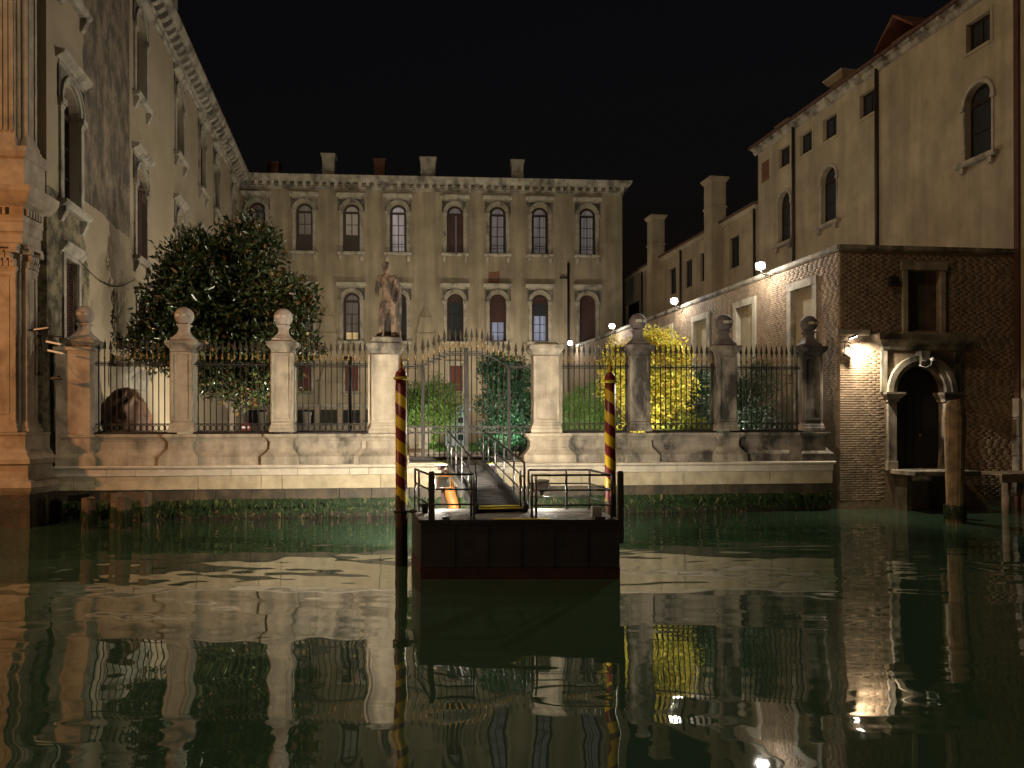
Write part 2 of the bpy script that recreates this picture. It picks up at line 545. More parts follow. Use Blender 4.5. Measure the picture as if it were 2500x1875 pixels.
CURT = M_curtain('curtained_pane', (0.2, 0.18, 0.19), False, None, 0)
CURT_L = M_curtain('lit_curtained_pane', (0.3, 0.28, 0.3), True, (0.8, 0.72, 0.78), 0.10)
CURT_M = M_curtain('half_lit_pane', (0.26, 0.24, 0.26), True, (0.8, 0.7, 0.72), 0.035)
CURT_W = M_curtain('warm_lit_pane', (0.3, 0.24, 0.15), True, (1.0, 0.68, 0.3), 0.30)
CURT_B = M_curtain('blue_lit_pane', (0.2, 0.22, 0.3), True, (0.62, 0.7, 1.0), 0.13)
for _m in (IRON, IRON_R, SPEAR):
    _m.node_tree.nodes['Principled BSDF'].inputs['Specular IOR Level'].default_value = 0.22
PANE_D = M_plain('dark_glass', (0.012, 0.013, 0.015), 0.15)
PANE_G = M_plain('dull_glass', (0.03, 0.034, 0.04), 0.6)
PANE_G.node_tree.nodes['Principled BSDF'].inputs['Specular IOR Level'].default_value = 0.15


# ------------------------------------------------------------------ facade helpers (local x along the wall, y inward, z up)
def arc(cx, cz, r, a0, a1, n):
    return [(cx + r * cos(a0 + (a1 - a0) * k / n), cz + r * sin(a0 + (a1 - a0) * k / n)) for k in range(n + 1)]


def wall_sheet(mb, x0, x1, z0, z1, ops, depth=0.3):
    """ops: (xc, w, z0, z1, arched). Front face at y=0 with holes and reveals."""
    xs = sorted({x0, x1} | {o[0] - o[1] / 2 for o in ops} | {o[0] + o[1] / 2 for o in ops})
    zs = sorted({z0, z1} | {o[2] for o in ops} | {o[3] for o in ops})
    for i in range(len(xs) - 1):
        for j in range(len(zs) - 1):
            mx, mz = (xs[i] + xs[i + 1]) / 2, (zs[j] + zs[j + 1]) / 2
            if any(abs(mx - o[0]) < o[1] / 2 and o[2] < mz < o[3] for o in ops):
                continue
            mb.quad((xs[i], 0, zs[j]), (xs[i + 1], 0, zs[j]), (xs[i + 1], 0, zs[j + 1]), (xs[i], 0, zs[j + 1]))
    for xc, w, a, b, arched in ops:
        l, r = xc - w / 2, xc + w / 2
        d = depth
        zt = b - w / 2 if arched else b
        mb.quad((l, 0, a), (l, 0, zt), (l, d, zt), (l, d, a))
        mb.quad((r, 0, zt), (r, 0, a), (r, d, a), (r, d, zt))
        mb.quad((r, 0, a), (l, 0, a), (l, d, a), (r, d, a))
        if arched:
            n = 10
            A = arc(xc, zt, w / 2, pi, 0, n)
            for k in range(n):
                p, q = A[k], A[k + 1]
                mb.quad((p[0], 0, p[1]), (q[0], 0, q[1]), (q[0], d, q[1]), (p[0], d, p[1]))
                mb.quad((p[0], 0, p[1]), (p[0], 0, b), (q[0], 0, b), (q[0], 0, q[1]))
        else:
            mb.quad((l, 0, b), (r, 0, b), (r, d, b), (l, d, b))


def arch_ring(mb, xc, zs, r0, r1, y0, y1, n=12, a0=0.0, a1=pi):
    I = arc(xc, zs, r0, a1, a0, n)
    O = arc(xc, zs, r1, a1, a0, n)
    for k in range(n):
        i0, i1, o0, o1 = I[k], I[k + 1], O[k], O[k + 1]
        mb.quad((i0[0], y0, i0[1]), (i1[0], y0, i1[1]), (o1[0], y0, o1[1]), (o0[0], y0, o0[1]))
        mb.quad((o0[0], y0, o0[1]), (o1[0], y0, o1[1]), (o1[0], y1, o1[1]), (o0[0], y1, o0[1]))
        mb.quad((i1[0], y0, i1[1]), (i0[0], y0, i0[1]), (i0[0], y1, i0[1]), (i1[0], y1, i1[1]))


_wcache = {}


def stone_surround(win, w, z0, z1, jw=0.24, proud=0.07, sill=True, hood=True, hood_h=0.62, brackets=True, key='s'):
    """children of a window part; local origin at opening centre x, z=0 of the building"""
    k = (key, round(w, 2), round(z0, 2), round(z1, 2), jw, proud, hood_h)
    if k not in _wcache:
        zs = z1 - w / 2
        m = MB()
        for s in (-1, 1):
            a, b = (w / 2 + 0.004, w / 2 + jw)
            x0, x1 = (a, b) if s > 0 else (-b, -a)
            m.box(x0, x1, -proud, -0.003, z0, zs - 0.12)
            c0, c1 = (a - 0.03, b + 0.07) if s > 0 else (-b - 0.07, -a + 0.03)
            m.box(c0, c1, -proud - 0.08, -0.002, zs - 0.12, zs + 0.06)
            m.box(c0 + 0.02, c1 - 0.02, -proud - 0.03, -0.002, zs - 0.2, zs - 0.123)
        arch_ring(m, 0, zs + 0.062, w / 2 + 0.004, w / 2 + jw * 0.7, -proud, -0.003)
        arch_ring(m, 0, zs + 0.062, w / 2 + jw * 0.7 + 0.003, w / 2 + jw, -proud - 0.045, -0.003)
        m1 = m
        sp = MB()
        ro = w / 2 + jw + .003
        A_ = arc(0, zs + .062, ro, pi, 0, 12)
        ztp = z1 + jw + hood_h * .35 - .145
        for p_, q_ in zip(A_[:-1], A_[1:]):
            sp.loops([[(p_[0], -.035, p_[1]), (q_[0], -.035, q_[1]), (q_[0], -.035, max(ztp, q_[1])), (p_[0], -.035, max(ztp, p_[1]))],
                      [(p_[0], -.003, p_[1]), (q_[0], -.003, q_[1]), (q_[0], -.003, max(ztp, q_[1])), (p_[0], -.003, max(ztp, p_[1]))]])
        for s in (-1, 1):
            sp.box(min(s * (ro + .002), s * (ro + .1)), max(s * (ro + .002), s * (ro + .1)), -.05, -.003, zs + .065, ztp)
        h = MB()
        hw = w / 2 + jw + 0.22
        zt = z1 + jw + hood_h * 0.35
        h.span_loft(-hw, hw, [(-0.06, zt), (-0.1, zt + 0.06), (-0.24, zt + 0.14), (-0.27, zt + 0.22), (-0.27, zt + 0.25)], -0.002)
        h.box(-hw + 0.2, hw - 0.2, -0.04, -0.0025, zt - 0.14, zt - 0.003)
        s_ = MB()
        sw = w / 2 + jw + 0.14
        s_.span_loft(-sw, sw, [(-0.16, z0 - 0.2), (-0.22, z0 - 0.14), (-0.27, z0 - 0.1), (-0.27, z0 - 0.003)], 0.1)
        for q in (-1, 1):
            xx = q * (sw - 0.22)
            s_.loops([[(xx - .1, y, z), (xx + .1, y, z), (xx + .1, -0.002, z), (xx - .1, -0.002, z)] for y, z in ((-0.07, z0 - 0.62), (-0.12, z0 - 0.5), (-0.2, z0 - 0.32), (-0.2, z0 - 0.203))])
        objs = []
        for nm, mm in (('surround', m1), ('hood', h), ('sill', s_), ('spandrel', sp)):
            o = mm.build(nm, SOOT if nm == 'spandrel' else TRIM, win)
            objs.append(o.data)
        _wcache[k] = objs
        made = True
    else:
        objs = _wcache[k]
        for nm, me in zip(('surround', 'hood', 'sill', 'spandrel'), objs):
            inst(nm, me, win)


def sash(parent, w, z0, z1, y, panes, arched=True, frame=WOODFRAME, curtain=CURT, name='window', fr=0.1, loc=(0, 0, 0)):
    """window frame with glazing bars; panes list rows of (z fraction from, to, columns, material or None=board)"""
    m = MB()
    zt = z1 - w / 2 if arched else z1
    h = w / 2
    m.box(-h, -h + fr, y - .04, y + .04, z0, zt)
    m.box(h - fr, h, y - .04, y + .04, z0, zt)
    m.box(-h + fr, h - fr, y - .04, y + .04, z0, z0 + fr * .8)
    if arched:
        arch_ring(m, 0, zt, h - fr, h, y - .04, y + .04)
        m.box(-h + fr, h - fr, y - .05, y + .04, zt - .07, zt + .05)
    else:
        m.box(-h + fr, h - fr, y - .04, y + .04, z1 - fr, z1)
    # backing board behind, joined to the frame
    m.box(-h, h, y + .07, y + .1, z0, zt)
    rows = []
    H0, H1 = z0 + fr * .8, zt - .07 if arched else z1 - fr
    for (a, b, n, mt) in panes:
        za, zb = H0 + (H1 - H0) * a, H0 + (H1 - H0) * b
        m.box(-h + fr, h - fr, y - .03, y + .03, zb - .035, zb)
        if mt is None:
            m.box(-h + fr, h - fr, y - .02, y + .02, za, zb - .037)
            continue
        W_ = (w - 2 * fr) / n
        for c in range(1, n):
            xx = -h + fr + c * W_
            m.box(xx - .03, xx + .03, y - .028, y + .028, za, zb - .037)
        for c in range(n):
            rows.append((-h + fr + c * W_ + .012, -h + fr + (c + 1) * W_ - .012, za + .002, zb - .03, mt))
    win = m.build(name, frame, parent)
    win.location = loc
    for a, b, c, d, mt in rows:
        q = MB()
        q.box(a, b, y + .01, y + .025, c, d)
        q.build('pane', mt, win)
    if arched and curtain:
        q = MB()
        A = arc(0, zt + .05, h - fr - .01, pi, 0, 10)
        q.prism(A, y + .01, y + .025)
        q.build('pane', curtain, win)
    return win


# ------------------------------------------------------------------ SETTING: water, garden ground
def build_water():
    r = np.random.RandomState(5)
    # fine patch between camera and canal wall
    ys = np.concatenate([np.arange(3.2, 9.0, 0.035), np.arange(9.0, 25.0, 0.05)])
    xs = np.arange(-21.0, 21.01, 0.09)
    X, Y = np.meshgrid(xs, ys)
    Z = np.zeros_like(X)
    for k in range(26):
        wl = 0.55 * (1.1 ** k)
        if wl > 6:
            break
        th = pi / 2 + r.normal(0, 0.42)
        kx, ky = 2 * pi / wl * cos(th), 2 * pi / wl * sin(th)
        slope = 0.0036
        env = 0.6 + 0.4 * np.sin(0.31 * X * cos(k) + 0.42 * Y * sin(k * 1.7) + k)
        Z += env * slope / (2 * pi / wl) * np.sin(kx * X + ky * Y + r.uniform(0, 6.28) + 0.7 * np.sin(0.35 * X + 0.21 * Y + k))
    for k in range(8):
        wl = .24 + .04 * k
        th = pi / 2 + r.normal(0, .25)
        env = np.clip(np.sin(.5 * X * cos(k) + .9 * Y * sin(k + 1) + k) + np.sin(.23 * X + .4 * Y + 2 * k), 0, 2)
        Z += env * .0022 / (2 * pi / wl) * np.sin(2 * pi / wl * (cos(th) * X + sin(th) * Y) + r.uniform(0, 6.28))
    # lopsided ripples: long gentle faces towards the camera, short steep backs
    u = Y + 0.25 * np.sin(0.5 * X + 1) + 0.18 * np.sin(1.1 * X + 0.5 * Y) + 0.12 * np.sin(0.23 * X - 0.8 * Y) + 0.04 * np.sin(2.3 * X + 0.9 * Y)
    wl = 0.8
    ph = (u / wl) % 1.0
    saw = np.where(ph < 0.92, ph / 0.92, (1 - ph) / 0.08) - 0.5
    Z += SKEW * wl * saw * np.clip((20.0 - Y) / 6.0, 0.0, 1)
    fade = np.clip((21 - np.abs(X)) / 3, 0, 1)
    Z *= fade
    Z -= 0.0
    V = np.stack([X, Y, Z], -1).reshape(-1, 3)
    ny, nx = X.shape
    idx = np.arange(ny * nx).reshape(ny, nx)
    F = np.stack([idx[:-1, :-1], idx[:-1, 1:], idx[1:, 1:], idx[1:, :-1]], -1).reshape(-1, 4)
    # outer coarse apron
    n0 = len(V)
    y0, y1 = ys[0], ys[-1]
    ap = np.array([(-21, y0, 0), (21, y0, 0), (21, y1, 0), (-21, y1, 0), (-90, -60, 0), (90, -60, 0), (90, y1, 0), (-90, y1, 0)], float)
    af = np.array([(4, 5, 1, 0), (5, 6, 2, 1), (7, 4, 0, 3)]) + n0
    me = np_mesh('canal_water', np.concatenate([V, ap]), np.concatenate([F, af]))
    o = link('canal_water', me, WATER, None, True)
    o['kind'] = 'structure'


SKEW = 0.0
build_water()

bed = MB()
bed.box(-90, 90, -60, 130, -2.6, -2.2)
o = bed.build('canal_bed', M_plain('canal_mud', (0.02, 0.025, 0.018), 0.9))
o['kind'] = 'structure'

GZ = 1.5
gr = MB()
gr.box(-40, 40, 24.9, 110, -2.0, GZ)
o = gr.build('garden_ground', LAWN)
o['kind'] = 'structure'
gp = MB()
gp.poly([(-2.6, 24.95, GZ + .006), (1.4, 24.95, GZ + .006), (2.2, 30, GZ + .006), (10, 31, GZ + .006), (10, 33.5, GZ + .006), (-16, 32, GZ + .006), (-16, 29.4, GZ + .006), (-3.2, 29.4, GZ + .006)])
gp.poly([(-20, 47.5, GZ + .006), (9, 49.3, GZ + .006), (9, 55, GZ + .006), (-20, 53.5, GZ + .006)])
o = gp.sheet('gravel_path', GRAVEL)
o['kind'] = 'structure'


def scatter_blades(name, n, area, h, mat, seed, w=0.02, excl=None):
    r = np.random.RandomState(seed)
    x = r.uniform(area[0], area[1], n)
    y = r.uniform(area[2], area[3], n)
    if excl is not None:
        k = ~excl(x, y)
        x, y = x[k], y[k]
        n = len(x)
    a = r.uniform(0, 6.28, n)
    hh = h * r.uniform(.6, 1.3, n)
    lx, ly = r.normal(0, .35, n) * hh, r.normal(0, .35, n) * hh
    c, s = np.cos(a) * w, np.sin(a) * w
    z = np.full(n, GZ)
    V = np.stack([np.stack([x - c, y - s, z], -1), np.stack([x + c, y + s, z], -1), np.stack([x + lx, y + ly, z + hh], -1)], 1).reshape(-1, 3)
    F = np.arange(3 * n).reshape(-1, 3)
    o = link(name, np_mesh(name, V, F), mat, None)
    o['kind'] = 'stuff'
    return o


tag(scatter_blades('lawn_grass', 60000, (-14, 9, 33.6, 47), 0.12, GRASSM, 3, 0.03), 'short green lawn seen through the bars of the gate', 'grass')

# ------------------------------------------------------------------ BUILDING 1: palace along the garden with its pilastered canal front
ANG_L = atan2(0.9805, -0.1966)
LW = thing('palace', 'tall ivory rendered palace with arched windows and an orange lit pilastered corner', 'palace', (-12.806, 20.3, 0), ANG_L)
LWIN = [2.1, 9.3, 15.65, 20.8, 24.9, 30.7]
ops = []
for x in LWIN:
    ops.append((x, 1.35, 9.2, 12.75, True))
    ops.append((x, 1.35, 15.5, 18.75, True))
    ops.append((x, 1.0, 5.3, 7.6, False))
m = MB()
wall_sheet(m, 0.35, 34.5, -1.5, 20.3, ops, 0.34)
m.quad((.35, 2, -1.5), (.35, 0, -1.5), (.35, 0, 20.3), (.35, 2, 20.3))
m.quad((34.5, 0, -1.5), (34.5, 12, -1.5), (34.5, 12, 20.3), (34.5, 0, 20.3))
m.quad((.35, 0, 20.3), (34.5, 0, 20.3), (34.5, 12, 20.3), (.35, 12, 20.3))
m.sheet('wall', LEFTWALL, LW)
# eaves
m = MB()
m.span_loft(-0.1, 34.4, [(-0.03, 19.55), (-0.1, 19.62), (-0.1, 19.8), (-0.2, 19.86)], -0.002)
m.span_loft(-0.1, 34.4, [(-0.55, 20.3), (-0.62, 20.34), (-0.7, 20.5), (-0.72, 20.62)], 0.4)
cor = m.build('cornice', CORNICE, LW)
m = MB()
for k in range(52):
    x = 0.3 + k * 0.66
    m.loops([[(x, y, z), (x + .3, y, z), (x + .3, -0.1, z), (x, -0.1, z)] for y, z in ((-.12, 19.88), (-.3, 19.95), (-.5, 20.12), (-.52, 20.298))])
m.build('corbel', CORNICE, cor, kind='stuff')
m = MB()
m.loops([[(x, -.75, 20.622), (x, 6, 23.2), (x, 6, 20.622)] for x in (-.2, 34.6)])
rf = m.build('roof', ROOF, LW)
# chimney with flared bell top
m = MB()
m.lathe([(.95, 20.9), (.8, 21.4), (.62, 21.9), (.6, 24.6), (.72, 24.9), (.98, 25.4), (1.1, 25.9), (1.1, 26.2), (.5, 26.5)], 18, 18.4, 1.3)
m.build('chimney', TRIM, rf, smooth=True)
m = MB()
m.rect_loft([(.4, .4, 20.9), (.4, .4, 22.6), (.5, .5, 22.65), (.5, .5, 22.8)], 27.5, 1.2)
m.build('chimney', TRIM, rf)

for k, x in enumerate(LWIN):
    for row, (a, b) in enumerate(((9.2, 12.75), (15.5, 18.75))):
        shut = (row == 0 and k in (1, 2, 4)) or (row == 1 and k in (3, 4, 5))
        wn = sash(LW, 1.35, a, b, 0.3, [(0, .34, 2, PANE_D), (.34, .68, 2, PANE_D), (.68, 1, 2, PANE_D)], True, WOODFRAME, PANE_D, loc=(x, 0, 0))
        stone_surround(wn, 1.35, a, b, key='L')
        if shut:
            for s in (-1, 1):
                q = MB()
                x0, x1 = (0.01, .66) if s > 0 else (-.66, -.01)
                q.box(x0, x1, .12, .15, a + .01, b - .72)
                nsl = 22
                for j in range(nsl):
                    z = a + .08 + j * (b - .85 - a) / nsl
                    q.box(x0 + .07, x1 - .07, .1, .12, z, z + .06)
                q.build('shutter', SHUTTER, wn)
    wn = sash(LW, 1.0, 5.3, 7.6, 0.3, [(0, .5, 2, PANE_D), (.5, 1, 2, PANE_D)], False, WOODFRAME, None, loc=(x, 0, 0))
    for s in (-1, 1):
        q = MB()
        x0, x1 = (.01, .49) if s > 0 else (-.49, -.01)
        q.box(x0, x0 + .06, .1, .14, 5.31, 7.58)
        q.box(x1 - .06, x1, .1, .14, 5.31, 7.58)
        for j in range(26):
            z = 5.34 + j * .086
            q.loops([[(xx, .09, z), (xx, .1, z - .01), (xx, .15, z + .05), (xx, .14, z + .06)] for xx in (x0 + .06, x1 - .06)])
        q.build('shutter', SHUTTER, wn)
    q = MB()
    q.span_loft(-.85, .85, [(-.05, 7.72), (-.1, 7.78), (-.2, 7.92), (-.22, 8.02)], -.002)
    q.box(-.68, -.51, -.06, -.002, 5.2, 7.7)
    q.box(.51, .68, -.06, -.002, 5.2, 7.7)
    q.box(-.51, .51, -.06, -.002, 7.603, 7.7)
    q.build('surround', TRIM, wn)
    q = MB()
    q.span_loft(-.85, .85, [(-.1, 5.03), (-.18, 5.1), (-.2, 5.195)], -.001)
    q.build('sill', TRIM, wn)

# the canal front of the palace: built in its own rotated frame, as parts of the palace
ANG_F = radians(5.8)
LF = thing('palace_canal_front', 'orange lit carved stone corner of the ivory palace with pilasters above the water', 'palace front', (-13.02, 19.75, 0), ANG_F)
CF = M_surf('carved_front_stone', (0.40, 0.32, 0.235), 0.25, 2.2, 0.8, 0.5, 22, 0.6, (0.1, 0.07, 0.045), 1.2, (0.48, 0.72))


def corner_block(prof, name, smooth=False, x0=-9.0, depth=1.0, bev=0.0, mat=None):
    """profile (projection, z): stacked blocks whose corner is at local x=0,y=0"""
    mm = MB()
    mm.loops([[(x0, -p, z), (p, -p, z), (p, depth, z), (x0, depth, z)] for p, z in prof])
    return mm.build(name, mat or CF, LF, bevel=bev)


corner_block([(.0, -1.5), (.0, .0), (.46, 0.01), (.46, .5), (.44, .86)], 'foundation_course', mat=STONE_WET)
corner_block([(.44, .862), (.5, .95), (.55, 1.05), (.5, 1.2), (.4, 1.24), (.38, 1.3), (.38, 1.62), (.46, 1.66), (.46, 1.78), (.34, 1.88), (.32, 1.95), (.26, 2.02), (.24, 2.06), (.24, 2.4), (.28, 2.42), (.28, 2.48)], 'base_moulding')
corner_block([(.0, 2.482), (.0, 7.45)], 'facade_wall', depth=.9)
corner_block([(.05, 7.452), (.1, 7.5), (.1, 7.75), (.14, 7.78), (.14, 8.02), (.16, 8.05), (.16, 8.42), (.22, 8.46), (.3, 8.5), (.42, 8.62), (.5, 8.75), (.52, 8.9)], 'entablature')
corner_block([(.2, 8.902), (.2, 9.7), (.24, 9.72), (.28, 9.85), (.28, 9.98)], 'pedestal_course')
corner_block([(.0, 9.982), (.0, 17.2)], 'facade_wall', depth=.9)
corner_block([(.1, 17.202), (.15, 17.6), (.5, 18.2), (.6, 18.5), (.6, 20.2)], 'entablature', depth=.9)
m = MB()
for k in range(40):
    m.box(-5 + k * .12, -5 + k * .12 + .07, -.24, -.165, 8.2, 8.38)
for k in range(6):
    m.box(.165, .24, -.1 + k * .14, -.02 + k * .14, 8.2, 8.38)
m.build('dentil', CF, LF, kind='stuff')


def pilaster(x0, x1, z0, z1, capz, face='front', flutes=0):
    mm = MB()
    if face == 'front':
        def B(a, b, p, za, zb):
            mm.box(a, b, -p, -.002, za, zb)
    else:
        def B(a, b, p, za, zb):
            mm.box(.002, p, a, b, za, zb)
    B(x0 - .08, x1 + .08, .2, z0, z0 + .1)
    B(x0 - .05, x1 + .05, .17, z0 + .1, z0 + .2)
    B(x0 - .02, x1 + .02, .14, z0 + .2, z0 + .28)
    if flutes:
        B(x0, x1, .09, z0 + .28, capz)
        wv = (x1 - x0) / flutes
        for k in range(flutes):
            B(x0 + k * wv + wv * .22, x0 + k * wv + wv * .78, .12, z0 + .45, capz - .1)
    else:
        B(x0, x1, .09, z0 + .28, capz)
        t = .1
        B(x0, x0 + t, .12, z0 + .28, capz)
        B(x1 - t, x1, .12, z0 + .28, capz)
        B(x0 + t, x1 - t, .12, z0 + .28, z0 + .4)
        B(x0 + t, x1 - t, .12, capz - .12, capz)
        B(x0 + t * 1.6, x1 - t * 1.6, .105, z0 + .48, capz - .2)
    # leafy capital: rows of small bent slabs
    if z1 > capz:
        hh = z1 - capz
        n = 5
        wv = (x1 - x0) / n
        B(x0 - .02, x1 + .02, .13, capz, capz + hh * .15)
        for k in range(n):
            B(x0 + k * wv + .012, x0 + (k + 1) * wv - .012, .17, capz + hh * .15, capz + hh * .42)
            B(x0 + k * wv + .025, x0 + (k + 1) * wv - .025, .2, capz + hh * .36, capz + hh * .45)
        for k in range(n - 1):
            B(x0 + (k + .5) * wv + .015, x0 + (k + 1.5) * wv - .015, .2, capz + hh * .45, capz + hh * .7)
            B(x0 + (k + .5) * wv + .03, x0 + (k + 1.5) * wv - .03, .24, capz + hh * .66, capz + hh * .74)
        B(x0 - .08, x0 + .1, .25, capz + hh * .66, capz + hh * .86)
        B(x1 - .1, x1 + .08, .25, capz + hh * .66, capz + hh * .86)
        B(x0 - .1, x1 + .1, .22, capz + hh * .86, z1 - .003)
    return mm.build('pilaster', CF, LF)


pilaster(-.78, -.06, 2.49, 7.44, 6.75, 'front')
pilaster(-3.2, -2.5, 2.49, 7.44, 6.75, 'front')
pilaster(.08, .62, 2.49, 7.44, 6.75, 'side')
pilaster(-.75, -.08, 9.99, 17.19, 16.5, 'front', 5)
pilaster(-3.1, -2.4, 9.99, 17.19, 16.5, 'front', 5)
pilaster(.08, .62, 9.99, 17.19, 16.5, 'side')
m = MB()
m.lathe([(.5, 0), (.5, .06), (.38, .1), (.36, .02), (.3, .02)], 24)
o = m.build('roundel', CF, LF, smooth=True)
o.location = (-1.55, -.03, 12.3)
o.rotation_euler = (radians(90), 0, 0)
# wall closing the gap between palace corner and fence
m = MB()
m.box(.45, 1.35, .9, 1.2, 1.2, 4.75)
m.box(.4, 1.4, .85, 1.25, 4.752, 4.85)
m.build('link_wall', CF, LF)

# ------------------------------------------------------------------ BUILDING 2: long rendered palace across the garden
ANG_B = radians(3.9)
BX0, BY0 = -19.6, 53.1


def bloc(u):
    """local x on the back facade for a bearing u (px/1820 ratio)"""
    t = u / 1820.0
    ca, sa = cos(ANG_B), sin(ANG_B)
    return (t * BY0 - BX0) / (ca - t * sa)


BK = thing('palace', 'long ochre rendered palace closing the garden with two rows of arched windows', 'palace', (BX0, BY0, 0), ANG_B)
BWX = [bloc(x - 1250) for x in (628, 744, 859, 973, 1112, 1216, 1319, 1435)]
BLEN = bloc(270)
BSM = [bloc(u - 1250) for u in (628, 686, 745, 801, 858, 915, 1075, 1330)]
ops = []
for x in BWX:
    ops.append((x, 1.2, 15.2, 18.7, True))
    ops.append((x, 1.2, 8.8, 12.3, True))
RW = [BWX[1], BWX[2], BWX[3], BWX[4] + .05, BWX[6]]
for x in RW:
    ops.append((x, 0.95, 5.2, 7.05, False))
for x in BSM:
    ops.append((x, 1.25, 2.75, 3.85, False))
m = MB()
wall_sheet(m, 0, BLEN, 0, 20.1, ops, 0.3)
m.quad((BLEN, 0, 0), (BLEN, 12, 0), (BLEN, 12, 20.1), (BLEN, 0, 20.1))
m.quad((0, 0, 20.1), (BLEN, 0, 20.1), (BLEN, 12, 20.1), (0, 12, 20.1))
m.sheet('wall', BACKWALL, BK)
m = MB()
m.span_loft(-.2, BLEN + .06, [(-.04, 19.65), (-.1, 19.7), (-.1, 19.8), (-.16, 19.84)], -.002)
m.loops([[(-.3, -p, z), (BLEN + p, -p, z), (BLEN + p, 3, z), (-.3, 3, z)] for p, z in ((.4, 20.15), (.5, 20.22), (.6, 20.4), (.66, 20.55))])
cor = m.build('cornice', CORNICE, BK)
m = MB()
k = 0
x = .2
while x < BLEN:
    m.loops([[(x, y, z), (x + .26, y, z), (x + .26, -.1, z), (x, -.1, z)] for y, z in ((-.12, 19.85), (-.3, 19.95), (-.36, 20.148))])
    x += .56
m.build('corbel', CORNICE, cor, kind='stuff')
m = MB()
m.loops([[(x, -.62, 20.553), (x, 6, 22.4), (x, 11, 20.553)] for x in (-.3, BLEN + .6)])
rf = m.build('roof', ROOF, BK)
BRICKCH = M_surf('chimney_brick', (0.2, 0.09, 0.055), 0.3, 4, 0.9, 0.4, 20)
for u, w, zt, mt, yy in ((802 - 1250, .42, 22.3, TRIM, .5), (1046 - 1250, .52, 22.2, TRIM, .5), (1265 - 1250, .42, 22.15, TRIM, .5), (911 - 1250, .38, 23.6, BRICKCH, 5), (628 - 1250, .4, 23.2, BRICKCH, 5)):
    q = MB()
    q.rect_loft([(w, .4, 20.3), (w, .4, 21.0), (w + .04, .44, 21.02), (w + .04, .44, 21.12), (w, .4, 21.14), (w + .02, .4, zt - .3), (w + .1, .5, zt - .15), (w + .1, .5, zt)], bloc(u), yy)
    q.build('chimney', mt, rf)
STYLE_U = [('bd', CURT), ('bd', CURT), ('bd', CURT), ('lit', CURT_L), ('shut', CURT_M), ('lit', CURT_M), ('lit', CURT_M), ('lit', CURT_M)]
for x, (st, ct) in zip(BWX, STYLE_U):
    if st == 'bd':
        rows = [(0, .42, 1, None), (.42, .7, 2, ct), (.7, 1, 2, ct)]
    elif st == 'shut':
        rows = [(0, 1, 2, ct)]
    else:
        rows = [(0, .13, 2, ct), (.13, .2, 2, ct), (.2, .44, 2, ct), (.44, .7, 2, ct), (.7, 1, 2, ct)]
    wn = sash(BK, 1.2, 15.2, 18.7, .22, rows, True, WOODFRAME, ct, fr=.17, loc=(x, 0, 0))
    stone_surround(wn, 1.2, 15.2, 18.7, key='B')
    if st == 'shut':
        for x0, x1 in ((-.59, -.04), (.1, .59)):
            q = MB()
            q.box(x0, x1, .08, .11, 15.21, 18.05)
            for j in range(5):
                q.box(x0 + .06, x1 - .06, .06, .08, 15.3 + j * .55, 15.7 + j * .55)
            q.build('shutter', SHUTTER, wn)
STYLE_L = [('c', CURT), ('warm', CURT_W), ('warm', CURT_W), ('dark', PANE_G), ('dark', PANE_G), ('blind', CURT_B), ('blue', CURT_B), ('board', None)]
for x, (st, ct) in zip(BWX, STYLE_L):
    if st == 'warm':
        rows = [(0, .2, 2, CURT_W), (.2, .42, 2, CURT), (.42, .68, 2, CURT), (.68, 1, 1, CURT)]
        top = CURT
    elif st == 'c':
        rows, top = [(0, .3, 2, CURT), (.3, .65, 2, CURT), (.65, 1, 2, CURT)], CURT
    elif st == 'dark':
        rows, top = [(0, .3, 2, PANE_G), (.3, .68, 2, PANE_G), (.68, 1, 1, PANE_G)], None
    elif st == 'blind':
        rows, top = [(0, .22, 2, CURT_B), (.22, .5, 2, CURT_B), (.5, 1, 1, None)], None
    elif st == 'blue':
        rows, top = [(0, .22, 2, CURT_B), (.22, .44, 2, CURT_B), (.44, .68, 2, CURT_B), (.68, 1, 1, PANE_G)], None
    else:
        rows, top = [(0, 1, 1, None)], None
    wn = sash(BK, 1.2, 8.8, 12.3, .22, rows, True, SHUTTER if st in ('blind', 'board') else WOODFRAME, top, fr=.17, loc=(x, 0, 0))
    stone_surround(wn, 1.2, 8.8, 12.3, key='B')
    if top is None:
        q = MB()
        q.prism(arc(0, 11.75, .47, pi, 0, 10), .2, .25)
        q.build('fanlight_board', SHUTTER, wn)
for x in RW:
    wn = sash(BK, .95, 5.2, 7.05, .25, [(0, 1, 2, PANE_D)], False, WOODFRAME, None, loc=(x, 0, 0))
    for x0, x1 in ((-.465, -.01), (.01, .465)):
        q = MB()
        q.box(x0, x1, .1, .14, 5.21, 7.04)
        for j in range(12):
            q.box(x0 + .05, x1 - .05, .085, .1, 5.28 + j * .145, 5.36 + j * .145)
        q.build('shutter', SHUTTER_R, wn)
    q = MB()
    for x0, x1 in ((-.62, -.477), (.477, .62)):
        q.box(x0, x1, -.05, -.002, 5.0, 7.2)
    q.box(-.475, .475, -.05, -.002, 7.052, 7.2)
    q.span_loft(-.75, .75, [(-.1, 7.202), (-.18, 7.3), (-.18, 7.36)], -.002)
    q.span_loft(-.75, .75, [(-.1, 4.85), (-.18, 4.92), (-.18, 4.998)], -.002)
    q.build('surround', TRIM, wn)
for x in BSM:
    wn = sash(BK, 1.25, 2.75, 3.85, .2, [(0, 1, 4, PANE_D)], False, IRON, None, fr=.06, loc=(x, 0, 0))
m = MB()
m.span_loft(0, BLEN, [(-.03, 4.02), (-.12, 4.08), (-.16, 4.2), (-.16, 4.26)], -.002)
m.build('string_course', TRIM, BK)
